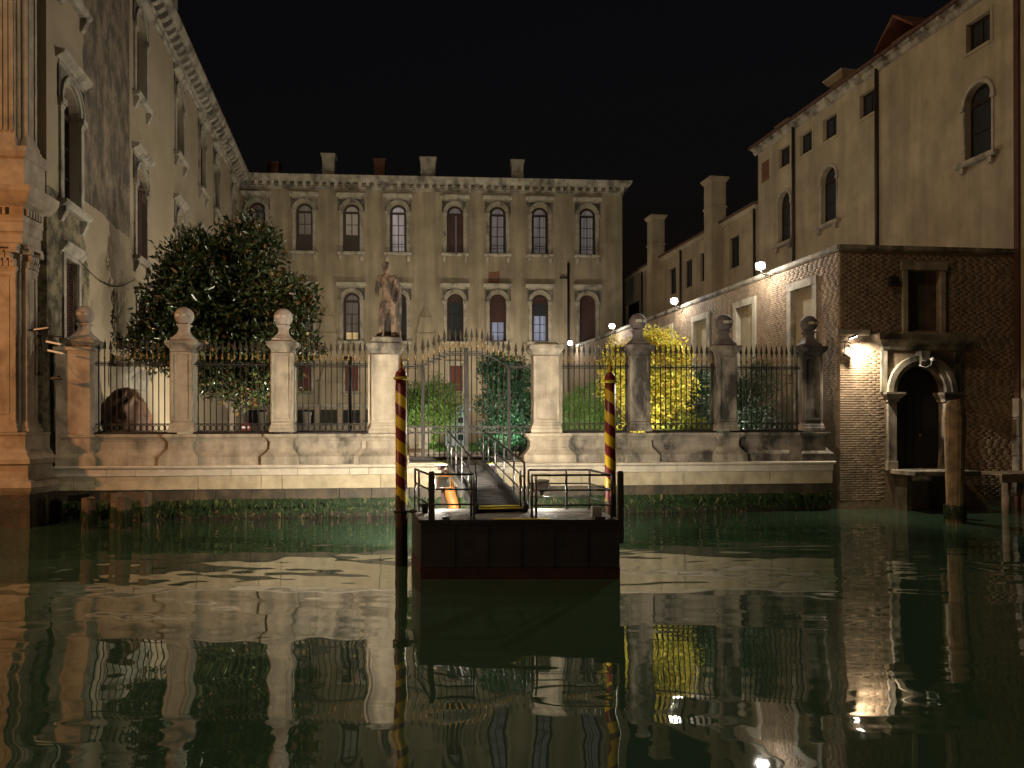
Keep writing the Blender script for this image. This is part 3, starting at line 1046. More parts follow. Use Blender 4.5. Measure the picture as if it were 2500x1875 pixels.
for x in (bloc(802 - 1250), bloc(1040 - 1250)):
    m = MB()
    m.box(x - .62, x + .62, -.22, -.002, 7.3, 9.25)
    m.box(x - .72, x + .72, -.27, -.002, 9.252, 9.36)
    m.loops([[(x - a, -d, z), (x + a, -d, z), (x + a, -.002, z), (x - a, -.002, z)] for a, d, z in ((.62, .2, 9.362), (.38, .17, 10.5))])
    m.box(x - .42, x + .42, -.2, -.002, 10.502, 10.56)
    m.loops([[(x - a, -d, z), (x + a, -d, z), (x + a, -.002, z), (x - a, -.002, z)] for a, d, z in ((.34, .16, 10.562), (.02, .02, 11.4))])
    m.box(x - .62, x + .62, -.22, -.002, 4.27, 5.75)
    m.box(x - .72, x + .72, -.27, -.002, 5.752, 5.86)
    m.loops([[(x - a, -d, z), (x + a, -d, z), (x + a, -.002, z), (x - a, -.002, z)] for a, d, z in ((.6, .2, 5.862), (.2, .1, 7.29))])
    m.build('chimney_breast', BACKWALL, BK)
m = MB()
xx = bloc(1388 - 1250)
m.tube([(xx, -.1, 1.5), (xx, -.1, 14.6)], .09, 8)
m.tube([(xx - .62, -.1, 13.5), (xx, -.1, 13.5)], .07, 8)
m.build('drainpipe', PIPE, BK, smooth=True)
m = MB()
xx = bloc(1207 - 1250)
m.prism([(xx - .42, 13.0), (xx + .42, 13.05), (xx + .4, 14.0), (xx + .1, 13.9), (xx - .4, 13.85)], -.012, -.002)
m.build('brick_patch', BRICKCH, BK)
# columned ground floor loggia of the long palace, behind the fence
m = MB()
for k in range(4):
    x = bloc(592 - 1250) + k * 1.55
    m.lathe([(.34, 1.5), (.34, 1.65), (.27, 1.75), (.27, 3.4), (.34, 3.5), (.36, 3.7)], 12, x, -.62)
m.build('column', TRIM, BK, smooth=True, kind='stuff')

# ------------------------------------------------------------------ BUILDING 3: tall sand rendered house and the lower wing with chimneys
ANG_R = atan2(-0.9805, 0.1966)


def rplane(Y, K):
    return (-0.2005 * Y + K / 1820.0, Y)


tx, ty = rplane(39.5, 38200)
TB = thing('house', 'tall plain sand rendered house with small square attic windows above the brick wing', 'house', (tx, ty, 0), ANG_R)
SQ = [2.5, 4.35, 6.2, 8.75, 14.4]
AR = [2.5, 6.1, 14.4]
ops = [(x, 1.0, 15.5, 16.5, False) for x in SQ] + [(x, 1.1, 11.72, 14.25, True) for x in AR]
m = MB()
wall_sheet(m, 0, 16.6, 0, 17.25, ops, .3)
m.quad((0, 0, 0), (0, 10, 0), (0, 10, 17.25), (0, 0, 17.25))
m.quad((16.6, 0, 0), (16.6, 10, 0), (16.6, 10, 17.25), (16.6, 0, 17.25))
m.quad((0, 0, 17.25), (16.6, 0, 17.25), (16.6, 10, 17.25), (0, 10, 17.25))
m.sheet('wall', RIGHTWALL, TB)
for x in SQ:
    wn = sash(TB, 1.0, 15.5, 16.5, .2, [(0, 1, 2, PANE_G)], False, WOODFRAME, None, fr=.07, loc=(x, 0, 0))
    q = MB()
    q.box(-.62, -.502, -.02, -.002, 15.38, 16.6)
    q.box(.502, .62, -.02, -.002, 15.38, 16.6)
    q.box(-.5, .5, -.02, -.002, 16.502, 16.6)
    q.box(-.5, .5, -.04, -.002, 15.38, 15.498)
    q.build('surround', RIGHTWALL, wn)
for x in AR:
    wn = sash(TB, 1.1, 11.72, 14.25, .24, [(0, .5, 1, PANE_G), (.5, 1, 1, PANE_G)], True, WOODFRAME, PANE_G, fr=.06, loc=(x, 0, 0))
    q = MB()
    zs = 14.25 - .55
    arch_ring(q, 0, zs, .554, .68, -.06, -.002)
    for s in (-1, 1):
        q.box(min(s * .554, s * .72), max(s * .554, s * .72), -.09, -.002, zs - .16, zs - .003)
        q.box(min(s * .554, s * .64), max(s * .554, s * .64), -.03, -.002, 11.72, zs - .163)
    q.build('surround', TRIM, wn)
    q = MB()
    q.span_loft(-.85, .85, [(-.18, 11.56), (-.24, 11.62), (-.24, 11.717)], -.002)
    for s in (-.6, .6):
        q.box(s - .08, s + .08, -.16, -.002, 11.35, 11.557)
    q.build('sill', TRIM, wn)
q = MB()
q.box(.35, 1.1, .0, .015, 15.5, 16.4)
q.box(.35, 1.1, -.03, -.002, 15.35, 15.5)
q.build('blocked_window', BRICKCH, TB)
for x in (3.43, 9.4):
    q = MB()
    q.tube([(x, -.1, 8.3), (x, -.1, 17.1)], .075, 8)
    q.build('drainpipe', PIPE, TB, smooth=True)
m = MB()
m.loops([[(x, -.42, 17.3), (x, -.42, 17.42), (x, 5, 19.4), (x, 5, 17.3)] for x in (-.3, 16.7)])
rf = m.build('roof', ROOF, TB)
m = MB()
m.span_loft(-.25, 16.65, [(-.04, 17.0), (-.12, 17.05), (-.16, 17.2), (-.3, 17.252), (-.32, 17.297)], -.002)
m.build('eaves', CORNICE, TB)
m = MB()
for k in range(22):
    x = .2 + k * .75
    m.box(x, x + .14, -.4, -.162, 17.14, 17.25)
m.build('eaves_bracket', CORNICE, TB, kind='stuff')
for x, w, h, yy in ((5.9, .42, 18.5, 1.0), (1.9, .33, 17.95, .8)):
    q = MB()
    q.rect_loft([(w, w, 17.0), (w, w, h - .35), (w + .1, w + .1, h - .3), (w + .25, w + .25, h - .08), (w + .3, w + .3, h)], x, yy)
    q.build('chimney', RIGHTWALL, rf)
# roof dormer
q = MB()
q.loops([[(8.9, y, 17.5), (10.3, y, 17.5), (10.3, y, 18.5), (8.9, y, 18.5)] for y in (1.0, 3.4)])
d = q.build('dormer', RIGHTWALL, rf)
q = MB()
for s in (-1, 1):
    q.loops([[(9.6, y, 19.15), (9.6 + s * 1.15, y, 18.2), (9.6 + s * 1.15, y, 18.3), (9.6, y, 19.27)] for y in (.5, 3.6)])
q.build('dormer_roof', REDTILE, d)

lx, ly = rplane(62.0, 38200)
LB = thing('house', 'low sand rendered wing with two tall flat capped chimneys beside the tall house', 'house', (lx, ly, 0), ANG_R)
WX = [20.35, 16.55, 14.3, 11.8, 7.8]
ops = [(x, 1.1, 11.55, 13.3, False) for x in WX] + [(4.1, 3.0, 9.6, 12.2, False)]
m = MB()
wall_sheet(m, 0, 22.93, 0, 14.35, ops, .3)
m.quad((0, 0, 14.35), (22.93, 0, 14.35), (22.93, 8, 14.35), (0, 8, 14.35))
m.sheet('wall', RIGHTWALL, LB)
for x in WX:
    wn = sash(LB, 1.1, 11.55, 13.3, .2, [(0, 1, 2, PANE_G)], False, WOODFRAME, None, fr=.06, loc=(x, 0, 0))
q = MB()
q.box(2.62, 5.58, .25, .29, 9.6, 12.2)
q.build('terrace_opening', DARK, LB)
m = MB()
m.loops([[(x, -.3, 14.38), (x, -.3, 14.48), (x, 4, 16.0), (x, 4, 14.38)] for x in (0, 22.9)])
m.build('roof', ROOF, LB)
m = MB()
m.span_loft(0, 22.9, [(-.03, 14.1), (-.1, 14.15), (-.16, 14.3), (-.2, 14.378)], -.002)
m.build('eaves', RIGHTWALL, LB)
for x in (22.7, 13.3, 6.4):
    q = MB()
    q.tube([(x, -.1, 8.3), (x, -.1, 14.2)], .07, 8)
    q.build('drainpipe', PIPE, LB, smooth=True)
for x, h in ((18.5, 17.1), (9.5, 17.4)):
    q = MB()
    q.rect_loft([(.48, .45, 7.5), (.48, .45, 14.6), (.48, .45, 15.3), (.53, .5, 15.32), (.53, .5, 15.45), (.48, .45, 15.47), (.48, .45, h - .3), (.56, .53, h - .2), (.64, .6, h - .08), (.64, .6, h)], x, -.25)
    q.build('chimney', RIGHTWALL, LB)

# ------------------------------------------------------------------ BUILDING 4: brick wing with arched water door
BKT = 8.25
bx, by = rplane(53.5, 27168)
BS = thing('brick_wing', 'low brick wing with blind stone framed openings and an arched water door', 'building', (bx, by, 0), ANG_R)
SLEN = 30.8
SOP = [((53.5 - Y) / .9805, 1.75, 4.4, 7.55) for Y in (25.3, 29.1, 32.9, 36.65, 40.5, 44.5)]
m = MB()
wall_sheet(m, 0, SLEN, -1.5, BKT, [(x, w, a, b, False) for x, w, a, b in SOP], .25)
m.quad((0, .05, BKT), (SLEN, .05, BKT), (SLEN, 6.5, BKT), (0, 6.5, BKT))
m.sheet('mortar_wall', MORTAR, BS)
for x, w, a, b in SOP:
    q = MB()
    for s in (-1, 1):
        q.box(min(x + s * (w / 2 - .24), x + s * w / 2), max(x + s * (w / 2 - .24), x + s * w / 2), -.05, .2, a, b - .26)
    q.box(x - w / 2, x + w / 2, -.06, .2, b - .258, b)
    f = q.build('stone_frame', TRIM, BS)
    q = MB()
    q.box(x - w / 2 + .242, x + w / 2 - .242, .16, .22, a, b - .262)
    q.build('blind_infill', RIGHTWALL, f)
m = MB()
m.span_loft(0, SLEN - .002, [(-.04, BKT - .16), (-.09, BKT - .1), (-.09, BKT + .02)], .2)
m.build('coping', STONE_D, BS)


def brick_field(x0, x1, z0, z1, holes, seed, bl=.27, bh=.067, j=.007, proud=.003, limit=None):
    """brick boxes on the plane y=0; returns list of (x0,x1,z0,z1,proud)"""
    r = random.Random(seed)
    out = []
    row = 0
    z = z0
    while z + bh < z1:
        x = x0 - (bl / 2 if row % 2 else 0)
        while x < x1:
            w = bl * r.uniform(.9, 1.05)
            a, b = max(x, x0), min(x + w, x1)
            x += w + j
            if b - a < .06:
                continue
            if any(h(a, b, z, z + bh) for h in holes):
                continue
            out.append((a, b, z + r.uniform(-.001, .001), z + bh + r.uniform(-.001, .001), proud * r.uniform(.5, 1.6)))
        z += bh + j
        row += 1
    return out


def bricks_mesh(bl):
    n = len(bl)
    B = np.array(bl)
    x0, x1, z0, z1, p = B.T
    y0, y1 = -p, np.full(n, .0)
    e = .003
    V = np.stack([np.stack(c, -1) for c in ((x0, y1, z0), (x1, y1, z0), (x1, y1, z1), (x0, y1, z1),
                                            (x0 + e, y0, z0 + e), (x1 - e, y0, z0 + e), (x1 - e, y0, z1 - e), (x0 + e, y0, z1 - e))], 1).reshape(-1, 3)
    f = np.array([(4, 5, 6, 7), (0, 1, 5, 4), (1, 2, 6, 5), (2, 3, 7, 6), (3, 0, 4, 7)])
    F = (np.arange(n)[:, None, None] * 8 + f[None]).reshape(-1, 4)
    return np_mesh('brick', V, F)


def rect_hole(x0, x1, z0, z1):
    return lambda a, b, c, d: b > x0 and a < x1 and d > z0 and c < z1


sb = brick_field(8, SLEN, 3.4, BKT - .17, [rect_hole(x - w / 2 - .003, x + w / 2 + .003, a - .01, b + .003) for x, w, a, b in SOP], 4)
o = link('brick', bricks_mesh(sb), BRICK, BS, kind='stuff')
# front of the brick wing: same building, its own frame
cx, cy = rplane(23.3, 27168)
ANG_BF = radians(6.5)
FRX = ANG_BF - ANG_R


def brick_front():
    fr = bpy.data.objects.new('canal_front', None)
    COL.objects.link(fr)
    fr.parent = BS
    # local placement so that the front starts at the wing's corner
    fr.location = (SLEN, 0, 0)
    fr.rotation_euler = (0, 0, FRX)
    L = 6.9
    DX = 2.68          # door centre
    DW, DZ0, DZS = 1.74, 1.25, 3.66
    WXc = 2.8
    m = MB()
    wall_sheet(m, 0.0, L, -1.5, BKT, [(DX, DW, DZ0, DZS + DW / 2, True), (WXc, 1.1, 5.62, 7.5, False)], .35)
    m.sheet('mortar_wall', MORTAR, fr)

    def door_hole(a, b, c, d):
        if c > 5.1 or b < DX - 1.15 or a > DX + 1.15:
            return False
        if d < DZS:
            return b > DX - 1.1 and a < DX + 1.1
        return True
    holes = [door_hole, rect_hole(WXc - .74, WXc + .74, 5.55, 7.8), rect_hole(DX - 1.75, DX + 1.75, 4.98, 5.5)]
    fb = brick_field(0.0, L, .25, BKT - .17, holes, 9)
    fb.sort(key=lambda q: (abs((q[0] + q[1]) / 2 - 1.0) * .8 + abs(q[2] - 4.0) * .6))
    near, rest = fb[:290], fb[290:]
    for q in near:
        me = bricks_mesh([q])
        link('brick', me, BRICK, fr)
    link('brick', bricks_mesh(rest), BRICK, fr, kind='stuff')
    q = MB()
    q.span_loft(-.06, L, [(-.04, BKT - .16), (-.09, BKT - .1), (-.09, BKT + .02)], .3)
    q.build('coping', STONE_D, fr)
    # door surround
    q = MB()
    q.box(DX - DW / 2 - .26, DX - DW / 2 + .03, -.1, .3, DZ0 - .05, DZS - .3)
    q.box(DX - DW / 2 - .3, DX - DW / 2 + .05, -.13, .3, DZ0 - .05, DZ0 + .25)
    q.build('door_jamb', STONE_D, fr, bevel=.012)
    q = MB()
    q.box(DX + DW / 2 - .03, DX + DW / 2 + .26, -.1, .3, DZ0 - .05, DZS - .3)
    q.box(DX + DW / 2 - .05, DX + DW / 2 + .3, -.13, .3, DZ0 - .05, DZ0 + .25)
    q.build('door_jamb', STONE_D, fr, bevel=.012)
    for s in (-1, 1):
        xc = DX + s * (DW / 2 + .1)
        q = MB()
        q.loops([[(xc - a, -p, z), (xc + a, -p, z), (xc + a, .3, z), (xc - a, .3, z)] for a, p, z in ((.2, .12, DZS - .298), (.2, .12, DZS - .22), (.3, .24, DZS - .1), (.32, .27, DZS - .06), (.32, .27, DZS))])
        q.build('impost', STONE_D, fr)
    q = MB()
    arch_ring(q, DX, DZS + .003, DW / 2 - .02, DW / 2 + .13, -.1, .3, 18)
    arch_ring(q, DX, DZS + .003, DW / 2 + .133, DW / 2 + .3, -.17, .1, 18)
    q.build('door_arch', STONE_D, fr, bevel=.01)
    q = MB()
    q.loops([[(DX - a, -p, z), (DX + a, -p, z), (DX + a, .1, z), (DX - a, .1, z)] for a, p, z in ((.09, .16, DZS + DW / 2 - .06), (.12, .26, DZS + DW / 2 + .1), (.17, .3, DZS + DW / 2 + .42))])
    q.build('keystone', STONE_D, fr, bevel=.015)
    for s in (-1, 1):
        xc = DX + s * (DW / 2 + .38)
        q = MB()
        q.box(xc - .1, xc + .1, -.08, -.002, DZS + .01, 4.97)
        q.build('spandrel_strip', STONE_D, fr)
    q = MB()
    q.loops([[(DX - 1.2 - p, -p, z), (DX + 1.2 + p, -p, z), (DX + 1.2 + p, .05, z), (DX - 1.2 - p, .05, z)] for p, z in ((.1, 4.98), (.14, 5.02), (.16, 5.1), (.3, 5.2), (.42, 5.28), (.45, 5.4), (.45, 5.46))])
    q.build('door_cornice', STONE_D, fr)
    q = MB()
    q.box(DX - DW / 2, DX + DW / 2, .32, .36, DZ0, DZS)
    q.prism(arc(DX, DZS, DW / 2, pi, 0, 14), .32, .36)
    for k in range(1, 6):
        x = DX - DW / 2 + k * DW / 6
        q.box(x - .012, x + .012, .305, .32, DZ0, DZS)
    d_ = q.build('door', DOORM, fr)
    q = MB()
    q.lathe([(.03, 0), (.05, .02), (.05, .05), (.02, .07)], 10)
    h = q.build('handle', GILT, d_)
    h.location = (DX + .2, .3, 2.3)
    h.rotation_euler = (radians(90), 0, 0)
    # blind window
    q = MB()
    for s in (-1, 1):
        q.box(WXc + (s * .64) - .09, WXc + (s * .64) + .09, -.07, .12, 5.55, 7.52)
    q.box(WXc - .78, WXc + .78, -.09, .12, 7.522, 7.78)
    q.box(WXc - .8, WXc + .8, -.12, .12, 5.47, 5.548)
    q.build('stone_frame', STONE, fr, bevel=.012)
    q = MB()
    q.box(WXc - .548, WXc + .548, .15, .2, 5.62, 7.5)
    q.build('blind_infill', M_surf('sooty_infill', (0.075, 0.055, 0.04), 0.4, 2.5, .9, .5, 20), fr)
    # stone band at lamp height, string stone
    q = MB()
    q.span_loft(-.12, .95, [(-.04, 5.42), (-.1, 5.46), (-.1, 5.6), (-.06, 5.64)], -.002)
    q.build('stone_band', STONE, fr)
    # junction box
    q = MB()
    q.box(1.6, 1.9, -.14, -.002, 7.0, 7.3)
    q.build('junction_box', PIPE, fr, bevel=.015)
    return fr


BF = brick_front()
FRM = Matrix.Translation((cx, cy, 0)) @ Matrix.Rotation(ANG_BF, 4, 'Z')


def FW(x, y, z):
    return FRM @ Vector((x, y, z))


# landing in front of the water door
LD = thing('stone_landing', 'worn stone landing slab on short piers under the arched water door', 'landing', FW(2.6, -.75, 0), ANG_BF)
q = MB()
q.box(-1.0, 1.15, -.55, .72, 1.1, 1.24)
q.build('slab', STONE_D, LD, bevel=.02)
for x in (-.8, .9):
    q = MB()
    q.box(x - .08, x + .08, .0, .6, -1.0, 1.098)
    q.build('pier', STONE_WET, LD)
JT = thing('wooden_jetty', 'low dark wooden jetty running along the brick wall past the tall mooring pile', 'jetty', FW(5.6, -1.0, 0), ANG_BF)
for k in range(12):
    q = MB()
    q.box(-1.55 + k * .29, -1.55 + k * .29 + .27, -.75, .8, 1.12, 1.17)
    q.build('plank', WOODPILE, JT)
q = MB()
q.box(-1.6, 2.0, -.8, -.7, .92, 1.118)
q.build('beam', WOODPILE, JT)
for x in (-1.3, .4, 1.6):
    q = MB()
    q.lathe([(.12, -1), (.12, .92)], 10, x, -.6)
    q.build('post', WOODPILE, JT, smooth=True)

# dark red building at the picture's edge
RB = thing('house', 'dark red rendered house corner at the edge beside the brick wing', 'house', (16.15, 23.75, 0), ANG_BF)
m = MB()
m.quad((0, 0, -1.5), (12, 0, -1.5), (12, 0, 22), (0, 0, 22))
m.quad((0, .2, -1.5), (0, 0, -1.5), (0, 0, 22), (0, .2, 22))
m.quad((0, .2, 22), (0, 0, 22), (12, 0, 22), (12, .2, 22))
m.sheet('wall', REDBLDG, RB)
m = MB()
for k in range(5):
    m.box(-.05, .3 + .12 * (k % 2), -.05, .35, .4 + k * .62, 1.0 + k * .62)
m.build('quoin', STONE_R, RB, bevel=.02)

# ------------------------------------------------------------------ CANAL WALL with plinth, stone courses
FO = Vector((-12.13, 20.98, 0))
FA = radians(5.8)
FM = Matrix.Translation(FO) @ Matrix.Rotation(FA, 4, 'Z')


def FP(s, t, z=0.0):
    return FM @ Vector((s, t, z))


PS = [0.0, 2.734, 5.518, 8.453, 13.214, 16.09, 18.82, 21.57]
WT = 2.41
CW = thing('canal_wall', 'moulded pale stone canal wall carrying the fence above the weedy waterline', 'wall', FP(0, 0), FA)
# foundation core
m = MB()
m.box(-.75, 22.15, .28, 2.4, -2.3, 1.2)
m.build('core', STONE_WET, CW)
# dark wet course, in blocks
r = random.Random(3)


def course(z0, z1, yf, mat, lo, hi, x0=-.72, x1=22.1, seed=1, bev=.012, jit=.006, name='stone_block'):
    rr = random.Random(seed)
    x = x0
    while x < x1 - .05:
        w = rr.uniform(lo, hi)
        if rr.random() < .15:
            w *= .35
        e = min(x + w, x1)
        if x1 - e < .4:
            e = x1
        q = MB()
        dy = rr.uniform(-jit, jit)
        q.box(x + .004, e - .004, yf + dy, .5, z0 + .003, z1 - .003)
        q.build(name, mat, CW, bevel=bev)
        x = e


course(.84, 1.235, -.24, STONE_Y, 1.4, 2.9, seed=4)
course(1.235, 1.425, -.30, STONE_L, 1.2, 2.6, seed=8)
course(.46, .838, -.12, STONE_WET, .9, 1.9, seed=11, jit=.02)
course(-.6, .455, .02, STONE_WET, .7, 1.5, seed=12, jit=.03)
# ledge under plinth, in lengths
rr = random.Random(21)
x = -.74
while x < 22.1:
    e = min(x + rr.uniform(1.6, 2.9), 22.14)
    if 22.14 - e < .5:
        e = 22.14
    q = MB()
    q.span_loft(x + .003, e - .003, [(-.3, 1.428), (-.36, 1.46), (-.38, 1.5), (-.36, 1.53 + rr.uniform(-.006, .006))], .5)
    q.build('ledge_stone', STONE_L, CW)
    x = e
# plinth profile: (projection from die face, z)
PPROF = [(.2, 1.535), (.2, 1.76), (.17, 1.79), (.15, 1.81), (.1, 1.86), (.05, 1.92), (.03, 1.96), (.03, 1.975), (.0, 1.98), (.0, 2.2), (.03, 2.215), (.04, 2.25), (.1, 2.31), (.13, 2.33), (.13, WT)]
halfw = [.33, .33, .33, .5, .52, .33, .33, .33]


def block(sa, sb_, proj, mat, name):
    q = MB()
    q.loops([[(sa - p, -p - proj, z), (sb_ + p, -p - proj, z), (sb_ + p, .55, z), (sa - p, .55, z)] for p, z in PPROF])
    return q.build(name, mat, CW, bevel=.006)


for k, s in enumerate(PS):
    mt = STONE_D if k >= 5 else STONE
    if k in (3, 4):
        continue
    block(s - halfw[k], s + halfw[k], .14, STONE_D if k >= 5 else STONE, 'plinth_block')
for k in (3, 4):
    sg = -1 if k == 3 else 1
    s = PS[k]
    block(s - .5, s + .5, .16, STONE, 'plinth_block')
    # stepped side wing of the gate pier plinth
    block(s + sg * .55 - .12, s + sg * .55 + .12, .07, STONE, 'plinth_block')


def bay(sa, sb_, mat):
    q = MB()
    q.loops([[(x, -p, z) for p, z in PPROF] + [(x, .55, WT - .002), (x, .55, 1.535)] for x in (sa, sb_)])
    q.build('plinth_panel', mat, CW)


for k in range(7):
    if k == 3:
        continue
    a, b = PS[k] + halfw[k] + (.17 if k == 4 else 0), PS[k + 1] - halfw[k + 1] - (.17 if k == 2 else 0)
    mid = (a + b) / 2 + rr.uniform(-.3, .3)
    mt = STONE_R if k >= 4 else STONE_D if k == 2 else STONE
    bay(a - .01, mid - .003, mt)
    bay(mid + .003, b + .01, STONE_D if k == 4 else mt)
# gate threshold
q = MB()
q.box(PS[3] + .45, PS[4] - .47, -.28, .9, 1.44, 1.56)
q.build('threshold', STONE_L, CW, bevel=.01)
# dark sealing strip on wall top
for k in range(7):
    if k == 3:
        continue
    q = MB()
    q.box(PS[k] + .3, PS[k + 1] - .3, .0, .5, WT + .002, WT + .05)
    q.build('fence_kerb', IRON, CW)

# weeds on the waterline, uncountable
def weeds(name, n, seed, zlo, zhi, length, mat, label):
    r = np.random.RandomState(seed)
    s = r.uniform(-.7, 22.1, n)
    patch = np.sin(s * 1.7) + np.sin(s * 4.3 + 1) + r.normal(0, .8, n)
    keep = patch > -1.1
    s = s[keep]
    n = len(s)
    z = r.uniform(zlo, zhi, n)
    y = np.where(z > .47, -.14, .0) - r.uniform(0, .05, n)
    ln = length * r.uniform(.4, 1.4, n)
    w = r.uniform(.014, .045, n)
    dx = r.normal(0, .03, n)
    out = r.uniform(.01, .07, n)
    a = np.stack([s - w, y, z], -1)
    b = np.stack([s + w, y, z], -1)
    c = np.stack([s + w * .8 + dx, y - out, z - ln * .5], -1)
    d = np.stack([s - w * .8 + dx, y - out, z - ln * .5], -1)
    e = np.stack([s + dx * 2, y - out * .6, z - ln], -1)
    V = np.stack([a, b, c, d, e], 1).reshape(-1, 3)
    base = np.arange(n)[:, None] * 5
    F = np.concatenate([base + np.array([[0, 3, 2]]), base + np.array([[0, 2, 1]]), base + np.array([[3, 4, 2]])]).reshape(-1, 3)
    o = link(name, np_mesh(name, V, F), mat, None)
    o.matrix_world = FM
    o['kind'] = 'stuff'
    tag(o, label, 'weeds')


weeds('canal_weed', 17000, 2, .16, .56, .19, WEED, 'green weed hanging in a band along the foot of the canal wall')
weeds('canal_weed_fringe', 6000, 6, .02, .22, .12, WEEDLOW, 'dark brown weed fringe at the waterline of the canal wall')

# ------------------------------------------------------------------ PILLARS
def pillar_meshes(mat_ball):
    sh = MB()
    sh.rect_loft([(.36, .34, WT + .052), (.36, .34, WT + .14), (.345, .325, WT + .16), (.33, .31, WT + .24), (.31, .29, WT + .27), (.305, .285, WT + .34), (.28, .26, WT + .345), (.28, .26, 4.76)])
    # raised border leaving a sunken panel on the front and sides
    for s in (-1, 1):
        sh.box(min(s * .21, s * .29), max(s * .21, s * .29), -.305, -.262, WT + .36, 4.75)
        for fx in (-1, 1):
            sh.box(min(fx * .282, fx * .322), max(fx * .282, fx * .322), min(s * .19, s * .27), max(s * .19, s * .27), WT + .36, 4.75)
    sh.box(-.21, .21, -.305, -.262, WT + .36, WT + .44)
    sh.box(-.21, .21, -.305, -.262, 4.68, 4.75)
    cap = MB()
    cap.rect_loft([(.3, .28, 4.762), (.31, .29, 4.8), (.31, .29, 4.84), (.34, .32, 4.87), (.38, .36, 4.92), (.4, .38, 4.95), (.42, .4, 4.97), (.42, .4, 5.07)])
    ped = MB()
    ped.rect_loft([(.29, .29, 5.072), (.29, .29, 5.16), (.25, .25, 5.18), (.2, .2, 5.24), (.155, .155, 5.3), (.125, .125, 5.38), (.12, .12, 5.45), (.14, .14, 5.5), (.17, .17, 5.53), (.17, .17, 5.56)])
    ball = MB()
    R = .265
    n = 14
    ball.lathe([(max(.003, R * cos(-pi / 2 + pi * k / n)), 5.80 + R * sin(-pi / 2 + pi * k / n)) for k in range(n + 1)], 24)
    band = MB()
    for k in range(9):
        if k == 5:
            continue
        a = -pi / 2 + (k - 4) * .14 + .15
        d = Vector((cos(a), sin(a), 0))
        t = Vector((-sin(a), cos(a), 0))
        c = d * (R + .012)
        w = .014
        z0, z1 = 5.765, 5.845
        band.loops([[tuple(c - t * w + Vector((0, 0, z0)) - d * .03), tuple(c + t * w + Vector((0, 0, z0)) - d * .03), tuple(c + t * w + Vector((0, 0, z0)) + d * .006), tuple(c - t * w + Vector((0, 0, z0)) + d * .006)],
                    [tuple(c - t * w + Vector((0, 0, z1)) - d * .03), tuple(c + t * w + Vector((0, 0, z1)) - d * .03), tuple(c + t * w + Vector((0, 0, z1)) + d * .006), tuple(c - t * w + Vector((0, 0, z1)) + d * .006)]])
    zone = MB()
    arcp = [(-pi / 2 + (q - 10) * .1) for q in range(21)]
    rings = []
    for a in arcp:
        d = Vector((cos(a), sin(a), 0))
        rings.append([tuple(d * (R + .002) + Vector((0, 0, 5.845))), tuple(d * (R + .012) + Vector((0, 0, 5.85))), tuple(d * (R + .012) + Vector((0, 0, 5.868))), tuple(d * (R - .02) + Vector((0, 0, 5.87)))])
    zone.loops(rings)
    for a in ():
        pass
    return sh, cap, ped, ball, band, zone


PILL = {0: ('stone fence pillar with ball top touching the orange palace corner', PLINK), 1: ('stone fence pillar with ball top in front of the magnolia beside the lion sculpture', PLINK),
        2: ('stone fence pillar with ball top before the magnolia edge, next to the statue pier', PLINK),
        5: ('stone fence pillar with grey ball between the yellow tree and the gate pier', GREYBALL), 6: ('stone fence pillar with grey ball between yellow tree and oleander', GREYBALL),
        7: ('stone fence pillar with grey ball at the brick wing end of the wall', GREYBALL)}
cache = {}
for k, (lab, bm_) in PILL.items():
    P_ = thing('stone_pillar', lab, 'pillar', FP(PS[k], .22), FA + radians(rr.uniform(-.6, .6)), 'ball topped pillars of the garden fence')
    if bm_.name not in cache:
        sh, cap, ped, ball, band, zone = pillar_meshes(bm_)
        a = sh.build('shaft', STONE if bm_ is PLINK else STONE_R, P_, bevel=.008)
        b = cap.build('cap', STONE_D if bm_ is PLINK else STONE_R, P_)
        c = ped.build('pedestal', bm_, P_)
        d = ball.build('ball', bm_, P_, smooth=True)
        e = band.build('rib_band', STONE_L, d)
        f = zone.build('band_edge', bm_, d)
        cache[bm_.name] = (a, b, c, d, e, f)
    else:
        a, b, c, d, e, f = cache[bm_.name]
        na = a.copy(); nb = b.copy(); nc = c.copy(); nd = d.copy(); ne = e.copy(); nf = f.copy()
        for o_ in (na, nb, nc, nd, ne, nf):
            COL.objects.link(o_)
        na.parent = nb.parent = nc.parent = nd.parent = P_
        ne.parent = nf.parent = nd
        nd.rotation_euler = (0, 0, rr.uniform(-.5, .5))


def gate_pier(k, lab):
    P_ = thing('gate_pier', lab, 'gate pier', FP(PS[k], .25), FA, 'stone piers of the garden gate')
    q = MB()
    q.rect_loft([(.46, .42, WT + .002), (.46, .42, WT + .12), (.44, .4, WT + .14), (.43, .39, WT + .22), (.4, .36, WT + .26), (.4, .36, WT + .3), (.38, .34, WT + .31), (.38, .34, 4.74)])
    sg = -1 if k == 3 else 1
    q.box(min(sg * .382, sg * .5), max(sg * .382, sg * .5), -.2, .3, WT + .003, 4.73)
    for s in (-1, 1):
        q.box(min(s * .3, s * .385), max(s * .3, s * .385), -.385, -.342, WT + .33, 4.72)
    q.box(-.3, .3, -.385, -.342, WT + .33, WT + .42)
    q.box(-.3, .3, -.385, -.342, 4.63, 4.72)
    q.build('shaft', STONE, P_, bevel=.008)
    q = MB()
    q.rect_loft([(.4, .36, 4.742), (.41, .37, 4.78), (.44, .4, 4.82), (.5, .46, 4.9), (.52, .48, 4.93), (.52, .48, 5.03), (.5, .46, 5.06)])
    q.build('cap', STONE_D, P_)
    return P_


gate_pier(3, 'broad stone gate pier carrying the statue')
gp_ = gate_pier(4, 'broad stone gate pier with flat top and no statue')
q = MB()
q.rect_loft([(.36, .34, 5.062), (.36, .34, 5.1), (.3, .3, 5.13)])
q.build('top_slab', STONE_D, gp_)

